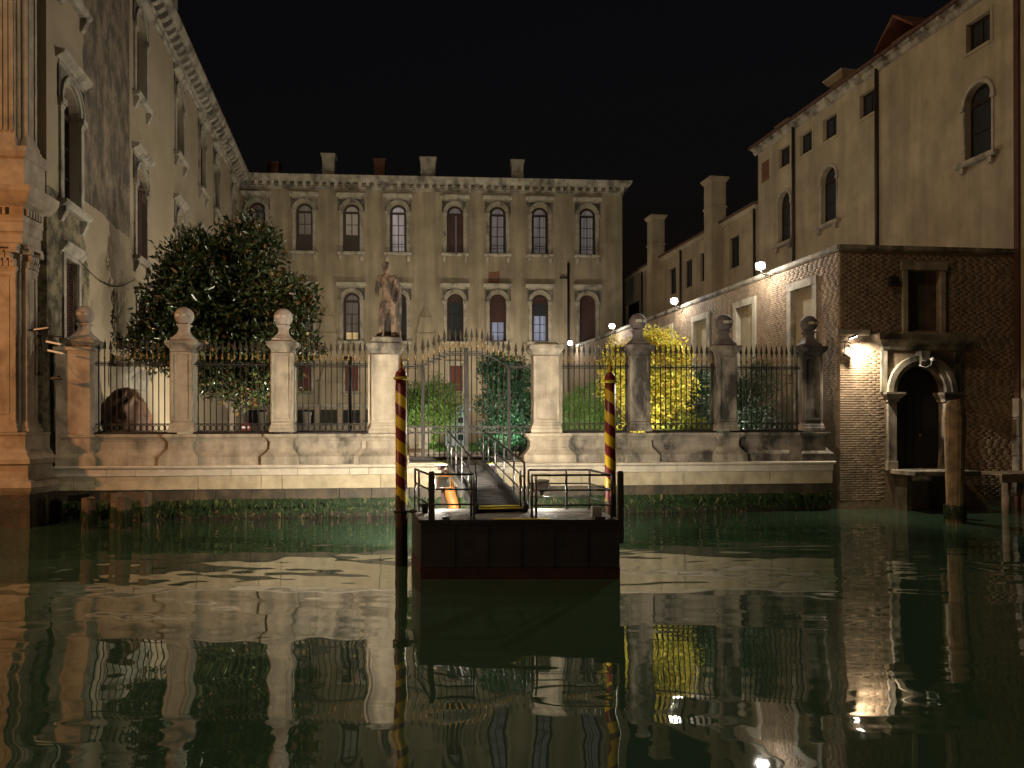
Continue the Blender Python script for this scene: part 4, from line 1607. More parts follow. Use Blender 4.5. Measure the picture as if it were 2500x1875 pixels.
# ------------------------------------------------------------------ IRON FENCE
def spear_mesh():
    q = MB()
    q.loops([[(a * cx_, b * cy_ * .45, z) for cx_, cy_ in ((-1, 0), (0, -1), (1, 0), (0, 1))] for a, b, z in
             ((.014, .02, 0), (.016, .02, .05), (.026, .03, .07), (.02, .025, .09), (.018, .03, .11), (.05, .06, .16), (.046, .055, .2), (.002, .004, .43))])
    return q


def collar_mesh():
    q = MB()
    q.lathe([(.03, 0), (.032, .05), (.028, .06), (.022, .09), (.016, .14), (.024, .15), (.024, .17), (.012, .18)], 8)
    return q


SP0 = spear_mesh().build('spearhead', SPEAR)
CO0 = collar_mesh().build('collar', GILT, smooth=True)
SPME, COME = SP0.data, CO0.data
bpy.data.objects.remove(SP0)
bpy.data.objects.remove(CO0)
RI = MB()
_A = arc(0, 0, .062, 0, 2 * pi, 14)
RI.loops([[(x_ * f_, y_, z_ * f_) for f_, y_ in ((1, -.012), (1, .012), (.78, .012), (.78, -.012))] for x_, z_ in _A], caps=False)
RI0 = RI.build('ring', IRON, smooth=False)
RIME = RI0.data
bpy.data.objects.remove(RI0)
_bars = {}


def bar_mesh(h, mat):
    k = (round(h, 3), mat.name)
    if k not in _bars:
        q = MB()
        q.lathe([(.017, 0), (.017, h)], 6)
        o = q.build('bar', mat, smooth=True)
        _bars[k] = o.data
        bpy.data.objects.remove(o)
    return _bars[k]


def add_bar(parent, x, z0, ztop, mat, y=0.0):
    b = inst('bar', bar_mesh(ztop - z0, mat), parent, (x, y, z0))
    c = inst('collar', COME, b, (0, 0, ztop - z0 - .02), (0, rnd.uniform(-.06, .06), 0))
    s = inst('spearhead', SPME, b, (0, 0, ztop - z0 + .13), (rnd.uniform(-.03, .03), rnd.uniform(-.05, .05), rnd.uniform(-.3, .3)), (1, 1, rnd.uniform(.94, 1.05)))


def scrolls(mb, x, z, up, size=.07):
    for s in (-1, 1):
        pts = []
        for k in range(9):
            a = k / 8 * 4.3
            rr_ = size * (.62 - .06 * k)
            pts.append((x + s * (size * .62 - rr_ * cos(a)) + s * .008, 0, z + up * (rr_ * sin(a) + size * .35 * (k / 8))))
        mb.tube(pts, .008, 4)


FLAB = {0: 'iron spear fence panel in front of the lion sculpture, beside the palace corner', 1: 'iron spear fence panel across the magnolia trunk', 2: 'iron spear fence panel next to the statue pier',
        4: 'iron spear fence panel behind the striped pole, before the pale shrub', 5: 'iron spear fence panel in front of the yellow tree', 6: 'iron spear fence panel in front of the oleander'}
for k in FLAB:
    hw0 = .3 if k not in (4,) else .5
    hw1 = .3 if k != 2 else .5
    a, b = PS[k] + hw0, PS[k + 1] - hw1
    T = thing('iron_fence', FLAB[k], 'fence', FP((a + b) / 2, .22), FA, 'iron fence panels between the pillars')
    L = b - a
    nb = 13
    for (z, t, h) in ((4.42, .05, .035), (2.7, .04, .03), (2.475, .05, .03)):
        q = MB()
        q.box(-L / 2 - .02, L / 2 + .02, -t / 2, t / 2, z - h / 2, z + h / 2)
        q.build('rail', IRON, T)
    sc = MB()
    for j in range(nb):
        x = -L / 2 + (j + .5) * L / nb
        add_bar(T, x, 2.47, 4.58, IRON)
        scrolls(sc, x, 4.44, 1)
        scrolls(sc, x, 4.4, -1)
        if j < nb - 1:
            inst('ring', RIME, T, (x + L / nb / 2, 0, 2.587), (0, 0, 0), (1.2, 1, 1.55))
    sc.build('scrollwork', IRON, T, kind='stuff')

# ------------------------------------------------------------------ GATE
GA, GB = PS[3] + .42, PS[4] - .44
GC, GL = (GA + GB) / 2, GB - GA
GT = thing('garden_gate', 'tall double iron gate with arched spear top between the stone piers', 'gate', FP(GC, .25), FA)


def top_z(x):
    t = max(0.0, min(1.0, (abs(x) - .35) / 1.15))
    return 4.80 - .40 * (3 * t * t - 2 * t ** 3)


P_X = (-1.27, .02, 1.3)
for j, x in enumerate(P_X):
    q = MB()
    zt = top_z(x) + (.16 if j == 1 else .0)
    w = .065 if j == 1 else .055
    q.box(x - w, x + w, -w * .8, w * .8, 1.6, zt)
    q.build('gate_post', IRON_R, GT, bevel=.008)
nspan = [(-GL / 2 + .02, P_X[0], 3), (P_X[0], P_X[1], 8), (P_X[1], P_X[2], 8), (P_X[2], GL / 2 - .02, 3)]
sc = MB()
for a, b, n in nspan:
    for j in range(1, n):
        x = a + (b - a) * j / n
        add_bar(GT, x, 1.62, top_z(x) + .2, IRON_R)
        scrolls(sc, x, top_z(x) + .03, 1)
        scrolls(sc, x, top_z(x) - .03, -1)
        scrolls(sc, x, 1.8, -1, .05)
    for j in range(n):
        x = a + (b - a) * (j + .5) / n
        inst('ring', RIME, GT, (x, 0, 2.52), (0, 0, 0), (1.05, 1, 1.2))
for x in P_X:
    b = inst('finial_stem', bar_mesh(.2, IRON_R), GT, (x, 0, top_z(x) + .0))
    inst('collar', COME, b, (0, 0, .16))
    inst('spearhead', SPME, b, (0, 0, .31), (0, 0, 0), (1.25, 1.25, 1.15))
sc.build('scrollwork', IRON, GT, kind='stuff')
q = MB()
pts = [(-GL / 2 + GL * j / 40, 0, top_z(-GL / 2 + GL * j / 40)) for j in range(41)]
q.loops([[(x, -.028, z - .024), (x, .028, z - .024), (x, .028, z + .024), (x, -.028, z + .024)] for x, y, z in pts])
q.build('arched_rail', IRON, GT)
for z, h in ((2.61, .045), (2.43, .045), (1.66, .1)):
    for a, b in ((-GL / 2, P_X[1] - .066), (P_X[1] + .066, GL / 2)):
        q = MB()
        q.box(a, b, -.026, .026, z - h / 2, z + h / 2)
        q.build('rail', IRON_R, GT)

# ------------------------------------------------------------------ STATUE on the gate pier
SB = FP(PS[3] + .05, .2)
ST = thing('statue', 'weathered stone statue of a nude man with shoulder cloak on the gate pier', 'statue', (SB.x, SB.y, 5.06), FA)
q = MB()
q.box(-.42, .42, -.36, .36, .002, .17)
q.box(-.38, .36, -.3, .3, .17, .2)
q.build('plinth', STONE_D, ST, bevel=.015)
z0 = .2
q = MB()


def ell(cx, cy, z, hx, hy, n=16):
    return [(cx + hx * cos(2 * pi * k / n), cy + hy * sin(2 * pi * k / n), z) for k in range(n)]


q.loops([ell(cx_, cy_, z, hx, hy) for z, cx_, cy_, hx, hy in (
    (.80, .06, .0, .17, .13), (.88, .06, .0, .235, .16), (.98, .06, .0, .235, .165), (1.1, .06, 0, .205, .145), (1.28, .045, 0, .165, .12), (1.42, .03, -.01, .185, .14),
    (1.56, .015, -.015, .215, .155), (1.68, .01, -.005, .235, .145), (1.76, .01, .0, .21, .12), (1.82, -.005, .0, .12, .1), (1.88, -.015, -.005, .075, .078), (1.97, -.02, -.02, .07, .075))])
q.loops([ell(-.02 + .02 * t, -.03, 2.06 + .15 * sin(t), max(.004, .1 * cos(t)), max(.005, .122 * cos(t))) for t in [-pi / 2 + pi * k / 10 for k in range(11)]])
for pts, rs in (
    ([(-.06, 0, .98), (-.1, -.03, .75), (-.15, -.05, .47), (-.175, .01, .3), (-.2, .03, .1)], [.15, .13, .088, .085, .055]),
    ([(-.2, .05, .07), (-.24, -.05, .05), (-.28, -.16, .035)], [.055, .055, .035]),
    ([(.17, 0, .98), (.185, -.02, .72), (.19, -.03, .45), (.18, .02, .28), (.17, .03, .09)], [.14, .12, .083, .08, .053]),
    ([(.17, .05, .07), (.19, -.06, .05), (.21, -.16, .035)], [.055, .055, .035]),
    ([(-.19, 0, 1.74), (-.25, .01, 1.6), (-.285, .02, 1.42), (-.285, -.03, 1.2)], [.095, .085, .065, .048]),
    ([(.21, 0, 1.74), (.28, .02, 1.6), (.345, .03, 1.42), (.33, -.07, 1.22), (.29, -.13, 1.05)], [.095, .085, .065, .055, .045]),
    ([(.29, -.13, 1.05), (.28, -.15, .97)], [.045, .03])):
    q.tube(pts, rs, 12)
    q.loops([ell(pts[0][0], pts[0][1], pts[0][2] + rs[0] * sin(t), max(.004, rs[0] * cos(t)), max(.004, rs[0] * cos(t)), 10) for t in [-pi / 2 + pi * k / 6 for k in range(7)]])
q.v = [(x, y, z + z0) for x, y, z in q.v]
o = q.build('body', STATUE, ST, smooth=True)
rm = o.modifiers.new('remesh', 'REMESH')
rm.mode = 'VOXEL'
rm.voxel_size = .02
rm.use_smooth_shade = True
sm_ = o.modifiers.new('smooth', 'SMOOTH')
sm_.factor = .5
sm_.iterations = 4
dg = bpy.context.evaluated_depsgraph_get()
dg.update()
m2 = bpy.data.meshes.new_from_object(o.evaluated_get(dg))
bpy.data.objects.remove(o)
m2.name = 'body'
body = link('body', m2, STATUE, ST, True)
# face and hair on the head
q = MB()
q.loops([ell(-.025, -.005, z + z0, a, a * 1.1, 12) for a, z in ((.095, 2.06), (.112, 2.11), (.112, 2.16), (.085, 2.205), (.02, 2.225))])
q.build('hair', STATUE, ST, smooth=True)
q = MB()
q.loops([[(.03 - a, -.14 - d, z + z0), (.03 + a, -.14 - d, z + z0), (.03, -.155 - d * 1.7, z + z0)] for a, d, z in ((.01, .0, 2.1), (.016, .012, 2.06), (.018, .016, 2.035))])
q.box(.0, .06, -.15, -.12, 1.975 + z0, 1.985 + z0)
q.build('nose', STATUE, ST)
# cloak: folds falling from the shoulder behind the figure to the base
cl = MB()
rows = []
NF = 26
for k in range(18):
    t = k / 17
    z = z0 + 1.72 - t * 1.70
    xc = .29 + .02 * sin(t * 4) - .02 * t
    wd = .06 + .02 * sin(min(1, t * 1.4) * pi * .55) + .05 * t
    row = []
    for j in range(NF):
        a = j / NF * 2 * pi
        fold = 1 + .22 * sin(a * 5 + t * 2.0) + .10 * sin(a * 9 - t * 3)
        row.append((xc + wd * cos(a) * fold, .14 + .10 * sin(a) * fold - .03 * t, z))
    rows.append(row)
cl.loops(rows)
cl.build('cloak', STATUE, ST, smooth=True)
cl = MB()
pp = []
for k in range(14):
    t = k / 13
    pp.append((.26 - .12 * t, -.10 - .04 * sin(t * pi), z0 + 1.70 - .62 * t + .05 * sin(t * pi)))
for dz in (0, .05, .1):
    cl.tube([(x, y, z - dz) for x, y, z in pp], [.034 - .014 * abs(k / 13 - .5) for k in range(14)], 7)
cl.build('cloak_roll', STATUE, ST, smooth=True)
cl = MB()
cl.loops([[(-.0 + a * cos(t) * (1 + .15 * sin(3 * t + z * 9)), .12 + a * .8 * sin(t), z + z0) for t in [2 * pi * k / 12 for k in range(12)]] for a, z in ((.12, 0), (.1, .1), (.085, .3), (.08, .55), (.06, .75), (.03, .8))])
cl.build('tree_stump_support', M_surf('dark_stump_stone', (0.035, 0.026, 0.02), .4, 6, .9, .5, 30), ST, smooth=True)  # near-black so the legs stand apart from the stump

# ------------------------------------------------------------------ STRIPED MOORING POLES
def striped_pole(x, y, rot, lab, dz=0.0, tilt=(0, 0)):
    P_ = thing('mooring_pole', lab, 'mooring pole', (x, y, 0), rot, 'red and yellow spiral mooring poles')
    P_.rotation_euler = (tilt[0], tilt[1], rot)
    q = MB()
    rings = []
    q.lathe([(.118, -2.2), (.116, .0), (.108, 1.5), (.106, 3.46 + dz)], 20)
    q.build('shaft', STRIPE, P_, smooth=True)
    q = MB()
    q.lathe([(.108, 3.462 + dz), (.135, 3.47 + dz), (.14, 3.49 + dz), (.135, 3.51 + dz), (.11, 3.52 + dz)], 20)
    q.build('ring', YELLOW, P_, smooth=True)
    q = MB()
    q.lathe([(.11, 3.522 + dz), (.11, 3.54 + dz), (.1, 3.6 + dz), (.075, 3.64 + dz), (.05, 3.66 + dz), (.04, 3.67 + dz)], 20)
    q.build('cap', POLERED, P_, smooth=True)
    q = MB()
    q.lathe([(.02, 3.67 + dz), (.035, 3.69 + dz), (.02, 3.71 + dz), (.04, 3.75 + dz), (.046, 3.78 + dz), (.02, 3.82 + dz), (.03, 3.84 + dz), (.012, 3.88 + dz), (.003, 4.0 + dz)], 10)
    q.build('finial', POLEGOLD, P_, smooth=True)
    return P_


striped_pole(-2.08, 14.0, 0.4, 'red and yellow spiral pole in front of the statue pier', 0.02)
striped_pole(1.95, 14.8, 1.5, 'red and yellow spiral pole at the railed corner of the pontoon, against the fence', 0.0)

# ------------------------------------------------------------------ PONTOON
PT = thing('pontoon', 'black steel landing pontoon with red waterline and railings moored before the gate', 'pontoon', (0, 13.6, 0), 0)
FY, RY = -.84, 1.0
FPG = [(-1.57, FY), (1.84, FY), (1.62, RY), (-1.97, RY)]
q = MB()
q.loops([[(x, y, z) for x, y in FPG] for z in (.19, .97)])
hull = q.build('hull', HULL, PT, bevel=.01)
q = MB()
q.loops([[(x * 1.002, y * 1.002, z) for x, y in FPG] for z in (-.8, .188)])
q.build('waterline_band', ANTIFOUL, PT)
for k in range(1, 6):
    x = -1.57 + k * 3.41 / 6
    q = MB()
    q.box(x - .012, x + .012, FY - .014, FY - .002, .2, .95)
    q.build('plate_seam', HULL, hull)
q = MB()
q.loops([[(x * 1.004, y * 1.004, z) for x, y in FPG] for z in (.972, 1.0)])
q.build('deck', DECK, PT)
q = MB()
q.box(-1.6, 1.86, FY - .03, FY - .005, .955, 1.012)
q.build('deck_edge', BLACKRAIL, PT)
q = MB()
q.box(-.3, .66, FY - .04, FY + .06, 1.014, 1.026)
q.build('yellow_edge_strip', YELLOW, PT)
for x in (-1.38, 1.86):
    q = MB()
    q.rect_loft([(.05, .05, .6 if x > 0 else 1.0), (.05, .05, 1.78), (.04, .04, 1.84)], x, FY - .02 + (.06 if x > 0 else .03))
    q.build('fender_post', HULL, PT, bevel=.01)


def railing(pts, heights, mat, name='railing', posts=None, r=.02):
    q = MB()
    for h in heights:
        q.tube([(x, y, z + h) for x, y, z in pts], r if h == heights[0] else r * .75, 6)
    rail = q.build(name, mat, PT, smooth=True)
    for x, y, z in (posts or pts):
        q = MB()
        q.tube([(x, y, z), (x, y, z + heights[0])], r * 1.1, 8)
        q.build('post', STEEL, rail, smooth=True)
        q = MB()
        q.box(x - .05, x + .05, y - .05, y + .05, z + .002, z + .014)
        q.build('foot_plate', STEEL, rail)
    return rail


D1 = 1.001
railing([(-1.88, .86, D1), (-1.44, -.72, D1), (-.66, -.72, D1)], (.78, .52, .26), BLACKRAIL, posts=[(-1.88, .86, D1), (-1.76, .5, D1), (-.66, -.72, D1), (-.72, -.5, D1)])
railing([(.32, .84, D1), (1.5, .84, D1), (1.72, -.7, D1), (.32 + .02, -.7, D1)], (.76, .5, .24), BLACKRAIL, posts=[(.32, .84, D1), (.16, .6, D1), (1.05, .84, D1), (1.5, .84, D1), (1.72, -.7, D1), (.34, -.7, D1), (.42, -.55, D1)])
q = MB()
q.box(1.4, 1.57, -.55, -.32, D1 + .002, D1 + .2)
q.box(1.41, 1.56, -.56, -.551, D1 + .02, D1 + .18)
q.build('switch_box', GREYBOX, PT, bevel=.012)
for x0, x1, y0, y1 in ((-1.2, -1.08, -.78, -.6), (1.42, 1.6, -.79, -.68), (-.1, .3, .85, .9)):
    q = MB()
    q.box(x0, x1, y0, y1, D1 + .002, D1 + .05)
    q.build('deck_bracket', STEEL, PT)
q = MB()
q.lathe([(.06, 0), (.06, .12), (.1, .13), (.1, .17), (.03, .18)], 12, -1.62, .25)
q.v = [(x, y, z + D1) for x, y, z in q.v]
q.build('bollard', BLACKRAIL, PT, smooth=True)
q = MB()
q.bar((-2.02, .35, 1.02), (-1.78, .35, 1.02), .07, .05)
q.lathe([(.15, .99), (.15, 1.04)], 16, -2.08, .4)
q.build('pole_clamp', BLACKRAIL, PT)
# fallen leaves on the deck, uncountable
r = np.random.RandomState(8)
n = 170
x, y, a = r.uniform(-1.5, 1.6, n), r.uniform(-.78, .9, n), r.uniform(0, 6.28, n)
s = r.uniform(.012, .03, n)
V = np.stack([np.stack([x + s * np.cos(a + k * pi / 2), y + .55 * s * np.sin(a + k * pi / 2), np.full(n, D1 + .006) + r.uniform(0, .006, n)], -1) for k in range(4)], 1).reshape(-1, 3)
o = link('fallen_leaves', np_mesh('fallen_leaves', V, np.arange(4 * n).reshape(-1, 4)), M_leaf('dry_leaf', [(0, (.16, .09, .04)), (1, (.4, .3, .16))], .7, .2, 0), None)
o.location = (0, 13.6, 0)
o['kind'] = 'stuff'
tag(o, 'small dry leaves scattered on the pontoon deck', 'leaves')


def floodlight(loc, target, lab, energy, angle=150):
    F_ = thing('floodlight', lab, 'floodlight', loc, 0, 'floodlights on the pontoon railing')
    d = (Vector(target) - Vector(loc)).normalized()
    rot = d.to_track_quat('Y', 'Z')
    def put(o_):
        o_.rotation_mode = 'QUATERNION'
        o_.rotation_quaternion = rot
    q = MB()
    q.loops([[(-a, y, -b), (a, y, -b), (a, y, b), (-a, y, b)] for a, b, y in ((.06, .05, -.06), (.12, .1, -.02), (.14, .11, .03))])
    h = q.build('housing', WHITE, F_, bevel=.005)
    put(h)
    q = MB()
    q.box(-.125, .125, .032, .04, -.095, .095)
    g = q.build('glass', FLOODGLASS, F_)
    put(g)
    q = MB()
    q.tube([(-.16, 0, 0), (-.16, -.03, -.12), (.16, -.03, -.12), (.16, 0, 0)], .012, 6)
    q.box(-.03, .03, -.06, -.0, -.2, -.12)
    q.build('bracket', STEEL, F_)
    q = MB()
    q.box(-.24, -.165, -.05, .05, -.1, .06)
    q.build('driver_box', WHITE, F_, bevel=.01)
    p = Vector(loc) + d * .09
    lamp('floodlight_light', 'SPOT', p, energy, (1.0, 0.89, 0.72), Vector(loc) + d * 5, .08, angle, 1.0)
    lamp('floodlight_spill', 'POINT', p + Vector((0, .02, -.1)), 50, (1.0, 0.9, 0.74), size=.05)
    return F_


floodlight((.58, 14.55, 1.46), (1.4, 22.0, 2.1), 'white floodlight on the pontoon railing beside the gangway foot', 1900, 100)
floodlight((-1.34, 14.55, 1.52), (-3.6, 21.6, 2.1), 'white floodlight on the pontoon railing by the orange leaning pile', 2800, 104)

# ------------------------------------------------------------------ GANGWAY
GW = thing('gangway', 'dark sloping gangway with handrails from the gate down to the pontoon', 'gangway', (0, 0, 0), 0)
A = Vector((-1.2, 19.3, 1.64))
B = Vector((-.22, 13.95, 1.06))
dv = (A - B)
side = Vector((dv.y, -dv.x, 0)).normalized()


def gpt(t, s, h):
    p = B + dv * t + side * s
    return (p.x, p.y, p.z + h)


q = MB()
q.loops([[gpt(t, -.42, -.03), gpt(t, .42, -.03), gpt(t, .42, .0), gpt(t, -.42, .0)] for t in (0, .5, 1)])
dk = q.build('walkway', RAMP, GW)
for k in range(26):
    t = .04 + k * .036
    q = MB()
    q.loops([[gpt(t, -.4, .001), gpt(t, .4, .001), gpt(t + .004, .4, .012), gpt(t + .004, -.4, .012)], [gpt(t + .008, -.4, .001), gpt(t + .008, .4, .001), gpt(t + .004, .4, .013), gpt(t + .004, -.4, .013)]])
    q.build('cleat', RAMP, dk)
for s in (-.46, .46):
    q = MB()
    q.loops([[gpt(t, s - .03, -.1), gpt(t, s + .03, -.1), gpt(t, s + .03, .09), gpt(t, s - .03, .09)] for t in (0, 1)])
    q.build('stringer', BLACKRAIL, GW)
    q = MB()
    q.tube([gpt(.0, s, .86), gpt(1.0, s, .86)], .022, 8)
    hr = q.build('handrail', BLACKRAIL, GW, smooth=True)
    for h in (.3, .58):
        q = MB()
        q.tube([gpt(.0, s, h), gpt(1.0, s, h)], .014, 6)
        q.build('mid_rail', BLACKRAIL, hr, smooth=True)
    for t in (0, .2, .42, .64, .84, 1):
        q = MB()
        q.tube([gpt(t, s, .05), gpt(t, s, .86)], .02, 6)
        q.build('post', STEEL if t in (.2, .84) else BLACKRAIL, hr, smooth=True)
    q = MB()
    q.lathe([(.085, -.05), (.1, -.03), (.1, .03), (.085, .05)], 14)
    w_ = q.build('roller', BLACKRAIL, GW, smooth=True)
    p = gpt(-.01, s, .04)
    w_.location = p
    w_.rotation_euler = (0, radians(90), 0)
for t, wd in ((-.006, .45), (.03, .44)):
    q = MB()
    q.loops([[gpt(t, -wd, .004), gpt(t, wd, .004), gpt(t + .011, wd, .004), gpt(t + .011, -wd, .004)], [gpt(t, -wd, .022), gpt(t, wd, .022), gpt(t + .011, wd, .022), gpt(t + .011, -wd, .022)]])
    q.build('yellow_tread', YELLOW, GW)
q = MB()
q.box(-2.0, -.42, 19.32, 21.75, 1.6, 1.64)
q.build('top_platform', STEEL, GW, bevel=.006)
for a, b in ((-2.0, -1.72), (-.7, -.42)):
    q = MB()
    q.box(a, b, 19.3, 19.4, 1.643, 1.668)
    q.build('yellow_tread', YELLOW, GW)
for x in (-1.9, -.52):
    q = MB()
    q.box(x - .04, x + .04, 19.4, 21.6, 1.48, 1.598)
    q.box(x - .04, x + .04, 20.4, 20.48, .3, 1.478)
    q.build('support_beam', ANTIFOUL, GW)

# leaning orange pile
OP = thing('wooden_pile', 'short leaning orange painted pile between pontoon and canal wall', 'pile', (-1.62, 19.9, 0), 0)
q = MB()
q.tube([(.22, 0, -2), (.05, 0, .5), (-.16, 0, 1.34)], [.16, .15, .14], 14)
q.build('shaft', ORANGEPILE, OP, smooth=True)
q = MB()
q.tube([(-.16, 0, 1.34), (-.168, 0, 1.38)], [.13, .09], 14)
q.build('worn_top', WOODPILE, OP)

# ------------------------------------------------------------------ PILES
def pile(x, y, rad, top, lab, group, lean=(0, 0), chip=False, weed=True, mat=None):
    P_ = thing('wooden_pile', lab, 'pile', (x, y, 0), rnd.uniform(0, 6), group)
    q = MB()
    n = 16
    prof = [(rad * 1.05, -2), (rad * 1.06, 0), (rad * .98, .35), (rad, top * .6), (rad * .97, top)] if not chip else [(rad * .9, -2), (rad * .88, 0), (rad * .82, .5), (rad * .9, 1.2), (rad * 1.0, 2.1), (rad * 1.08, top * .86), (rad * .92, top * .94), (rad * .8, top)]
    rings = []
    for j, (r_, z) in enumerate(prof):
        rings.append([(r_ * (1 + .05 * sin(3 * a + z * 2) + .03 * sin(7 * a)) * cos(a) + lean[0] * z, r_ * (1 + .05 * sin(3 * a + z)) * sin(a) + lean[1] * z, z + (.03 * sin(2 * a) if j == len(prof) - 1 else 0)) for a in [2 * pi * k / n for k in range(n)]])
    q.loops(rings)
    q.build('shaft', mat or WOODPILE, P_, smooth=False, bevel=.008)
    if weed:
        r = np.random.RandomState(int(abs(x) * 100))
        nn = 500
        a = r.uniform(0, 6.28, nn)
        z = r.uniform(.1, .5, nn)
        R_ = rad * 1.04
        w = .02
        V = np.stack([np.stack([R_ * np.cos(a - w / rad), R_ * np.sin(a - w / rad), z], -1), np.stack([R_ * np.cos(a + w / rad), R_ * np.sin(a + w / rad), z], -1),
                      np.stack([(R_ + .03) * np.cos(a), (R_ + .03) * np.sin(a), z - r.uniform(.05, .16, nn)], -1)], 1).reshape(-1, 3)
        link('weed', np_mesh('weed', V, np.arange(3 * nn).reshape(-1, 3)), WEED, P_, kind='stuff')
    return P_


g_ = 'cut wooden pile stumps by the palace corner'
pile(-10.85, 19.1, .165, .80, 'cut pile stump closest to the palace corner, front of the four', g_)
pile(-10.62, 20.0, .15, .83, 'cut pile stump set back between the two front stumps', g_)
pile(-10.0, 19.2, .17, .82, 'thick cut pile stump at the front, farther from the palace corner', g_)
pile(-9.86, 20.1, .14, .86, 'thin cut pile stump half hidden behind the thick front one', g_)
pile(12.0, 20.2, .25, 3.28, 'tall thick mooring pile with gnawed top in front of the water door', 'mooring piles by the brick wing', (.0, .0), True, True, WOODPILE_LIT)
pile(12.5, 20.9, .17, .75, 'short dark pile standing in the water beside the tall mooring pile', 'mooring piles by the brick wing')


# ------------------------------------------------------------------ LAMPS ON THE BRICK WING
def wall_lamp(Y, lab, energy):
    X, Yw = rplane(Y, 27168)
    n = Vector((-.9805, -.1966, 0))
    T = thing('wall_lamp', lab, 'wall lamp', (X, Yw, BKT), ANG_R, 'floodlights along the brick wing top')
    q = MB()
    q.tube([(-.02, -.1, -.15), (-.02, -.3, -.12), (-.05, -.42, .05)], .02, 6)
    q.build('arm', IRON, T, smooth=True)
    q = MB()
    q.loops([[(-a, y, -b), (a, y, -b), (a, y, b), (-a, y, b)] for a, b, y in ((.1, .08, .06), (.16, .12, .0), (.18, .14, -.05))])
    h = q.build('housing', IRON, T)
    h.location = (0, -.42, .2)
    h.rotation_euler = (radians(28), 0, radians(48))
    q = MB()
    q.box(-.165, .165, -.062, -.052, -.125, .125)
    q.v = []
    q.f = []
    q.loops([[(.16 * cos(b_) * cos(a_), -.055 - .13 * sin(b_), .14 * cos(b_) * sin(a_)) for a_ in [2 * pi * k / 16 for k in range(16)]] for b_ in (0, .4, .8, 1.2, 1.5)])
    g = q.build('glass', LAMPGLASS, T, smooth=True)
    g.location = (0, -.42, .2)
    g.rotation_euler = (radians(28), 0, radians(48))
    p = Vector((X, Yw, BKT + .2)) + n * .62
    lamp('wall_lamp_light', 'SPOT', p, energy * 4.0, (1.0, .9, .74), p + Vector((-.9, -.3, -.42)), .12, 150, 1.0)
    lamp('wall_lamp_light', 'POINT', p, energy * .8, (1.0, .92, .8), size=.12)
    return T


wall_lamp(27.2, 'brightest floodlight on the brick wing edge, above the nearer blind openings', 420)
wall_lamp(34.7, 'floodlight on the brick wing edge below the second chimney of the low wing', 300)
wall_lamp(43.3, 'floodlight on the brick wing edge beside the yellow tree top', 280)
wall_lamp(52.0, 'farthest floodlight on the brick wing, against the back palace', 160)

# corner lamp lighting the water door
CLP = FW(.28, -.18, 5.32)
CL = thing('wall_lamp', 'twin floodlight on the brick corner lighting the arched water door', 'wall lamp', CLP, ANG_BF)
q = MB()
q.tube([(-.25, .16, -.1), (-.2, 0, -.1), (-.05, -.05, -.15)], .018, 6)
q.tube([(-.2, .1, -.55), (-.2, .02, -.1), (-.05, .0, .0)], .014, 6)
q.build('arm', IRON, CL, smooth=True)
q = MB()
q.box(-.1, .16, -.06, .06, -.03, .03)
hh = q.build('housing', STEEL, CL, bevel=.01)
hh.rotation_euler = (0, radians(28), 0)
hh.location = (-.05, -.05, -.28)
q = MB()
q.box(-.08, .14, -.05, .05, -.045, -.032)
gg = q.build('glass', LAMPGLASS_S, CL)
gg.rotation_euler = (0, radians(-20), 0)
gg.location = (.0, -.02, .05)
q = MB()
q.box(-.1, .16, -.06, .06, -.028, .03)
h2 = q.build('housing', IRON, CL, bevel=.01)
h2.rotation_euler = (0, radians(-20), 0)
h2.location = (.0, -.02, .05)
lamp('corner_lamp_light', 'SPOT', FW(.38, -.4, 5.25), 520, (1.0, .86, .66), FW(1.25, -.0, 2.6), .05, 140, .7)
lamp('corner_lamp_light', 'POINT', FW(.34, -.2, 5.36), 9, (1.0, .86, .66), size=.05)

# small lantern and cable at the arch keystone
KL = thing('door_lantern', 'small unlit lamp with a loose cable under the keystone of the water door', 'lamp', FW(2.75, -.36, 4.62), ANG_BF)
q = MB()
q.tube([(-.2, .15, .05), (-.1, .02, .02), (.06, -.02, .12)], .014, 6)
q.build('arm', STEEL, KL, smooth=True)
q = MB()
q.lathe([(.02, 0), (.06, .02), (.07, .08), (.03, .12)], 10, .08, -.02)
q.build('lamp_head', WHITE, KL, smooth=True)
q = MB()
q.tube([(.06, -.02, .06), (.02, -.04, -.12), (-.12, .0, -.2), (-.32, .04, -.12)], .008, 5)
q.build('cable', WHITE, KL, smooth=True)

# bracket with lamps and camera on the palace corner
CB = thing('camera_bracket', 'metal bracket with old lamps and cables fixed to the palace corner', 'bracket', (-12.65, 20.1, 4.55), ANG_F)
q = MB()
q.tube([(-.2, .1, .55), (.55, .0, .5)], .02, 6)
q.tube([(-.1, .1, .55), (-.1, .1, -.55), (.2, .0, -.62), (.45, 0, -.55)], .018, 6)
q.tube([(.1, .05, .52), (.5, 0, .25)], .014, 6)
q.build('arm', IRON, CB, smooth=True)
q = MB()
q.loops([[(-.32 + a, -.1, .62 + b) for a, b in ((0, .02), (.5, .1), (.5, .14), (0, .06))], [(-.32 + a, .1, .62 + b) for a, b in ((0, .02), (.5, .1), (.5, .14), (0, .06))]])
q.build('rain_cover', STEEL, CB)
for p, q2 in (((.1, 0, .38), (.48, -.02, .3)), ((.14, 0, .14), (.55, -.02, .05))):
    q = MB()
    q.bar(p, q2, .07, .05)
    q.build('tube_lamp', WHITE, CB)
q = MB()
q.lathe([(.12, 0), (.14, .02), (.14, .06), (.1, .08)], 12, .3, 0)
o = q.build('dish', WOODPILE, CB, smooth=True)
o.location = (.05, 0, -.66)
q = MB()
q.tube([(-.1, .05, .5), (-.16, 0, .1), (.0, -.05, -.3), (.3, -.04, -.5)], .008, 5)
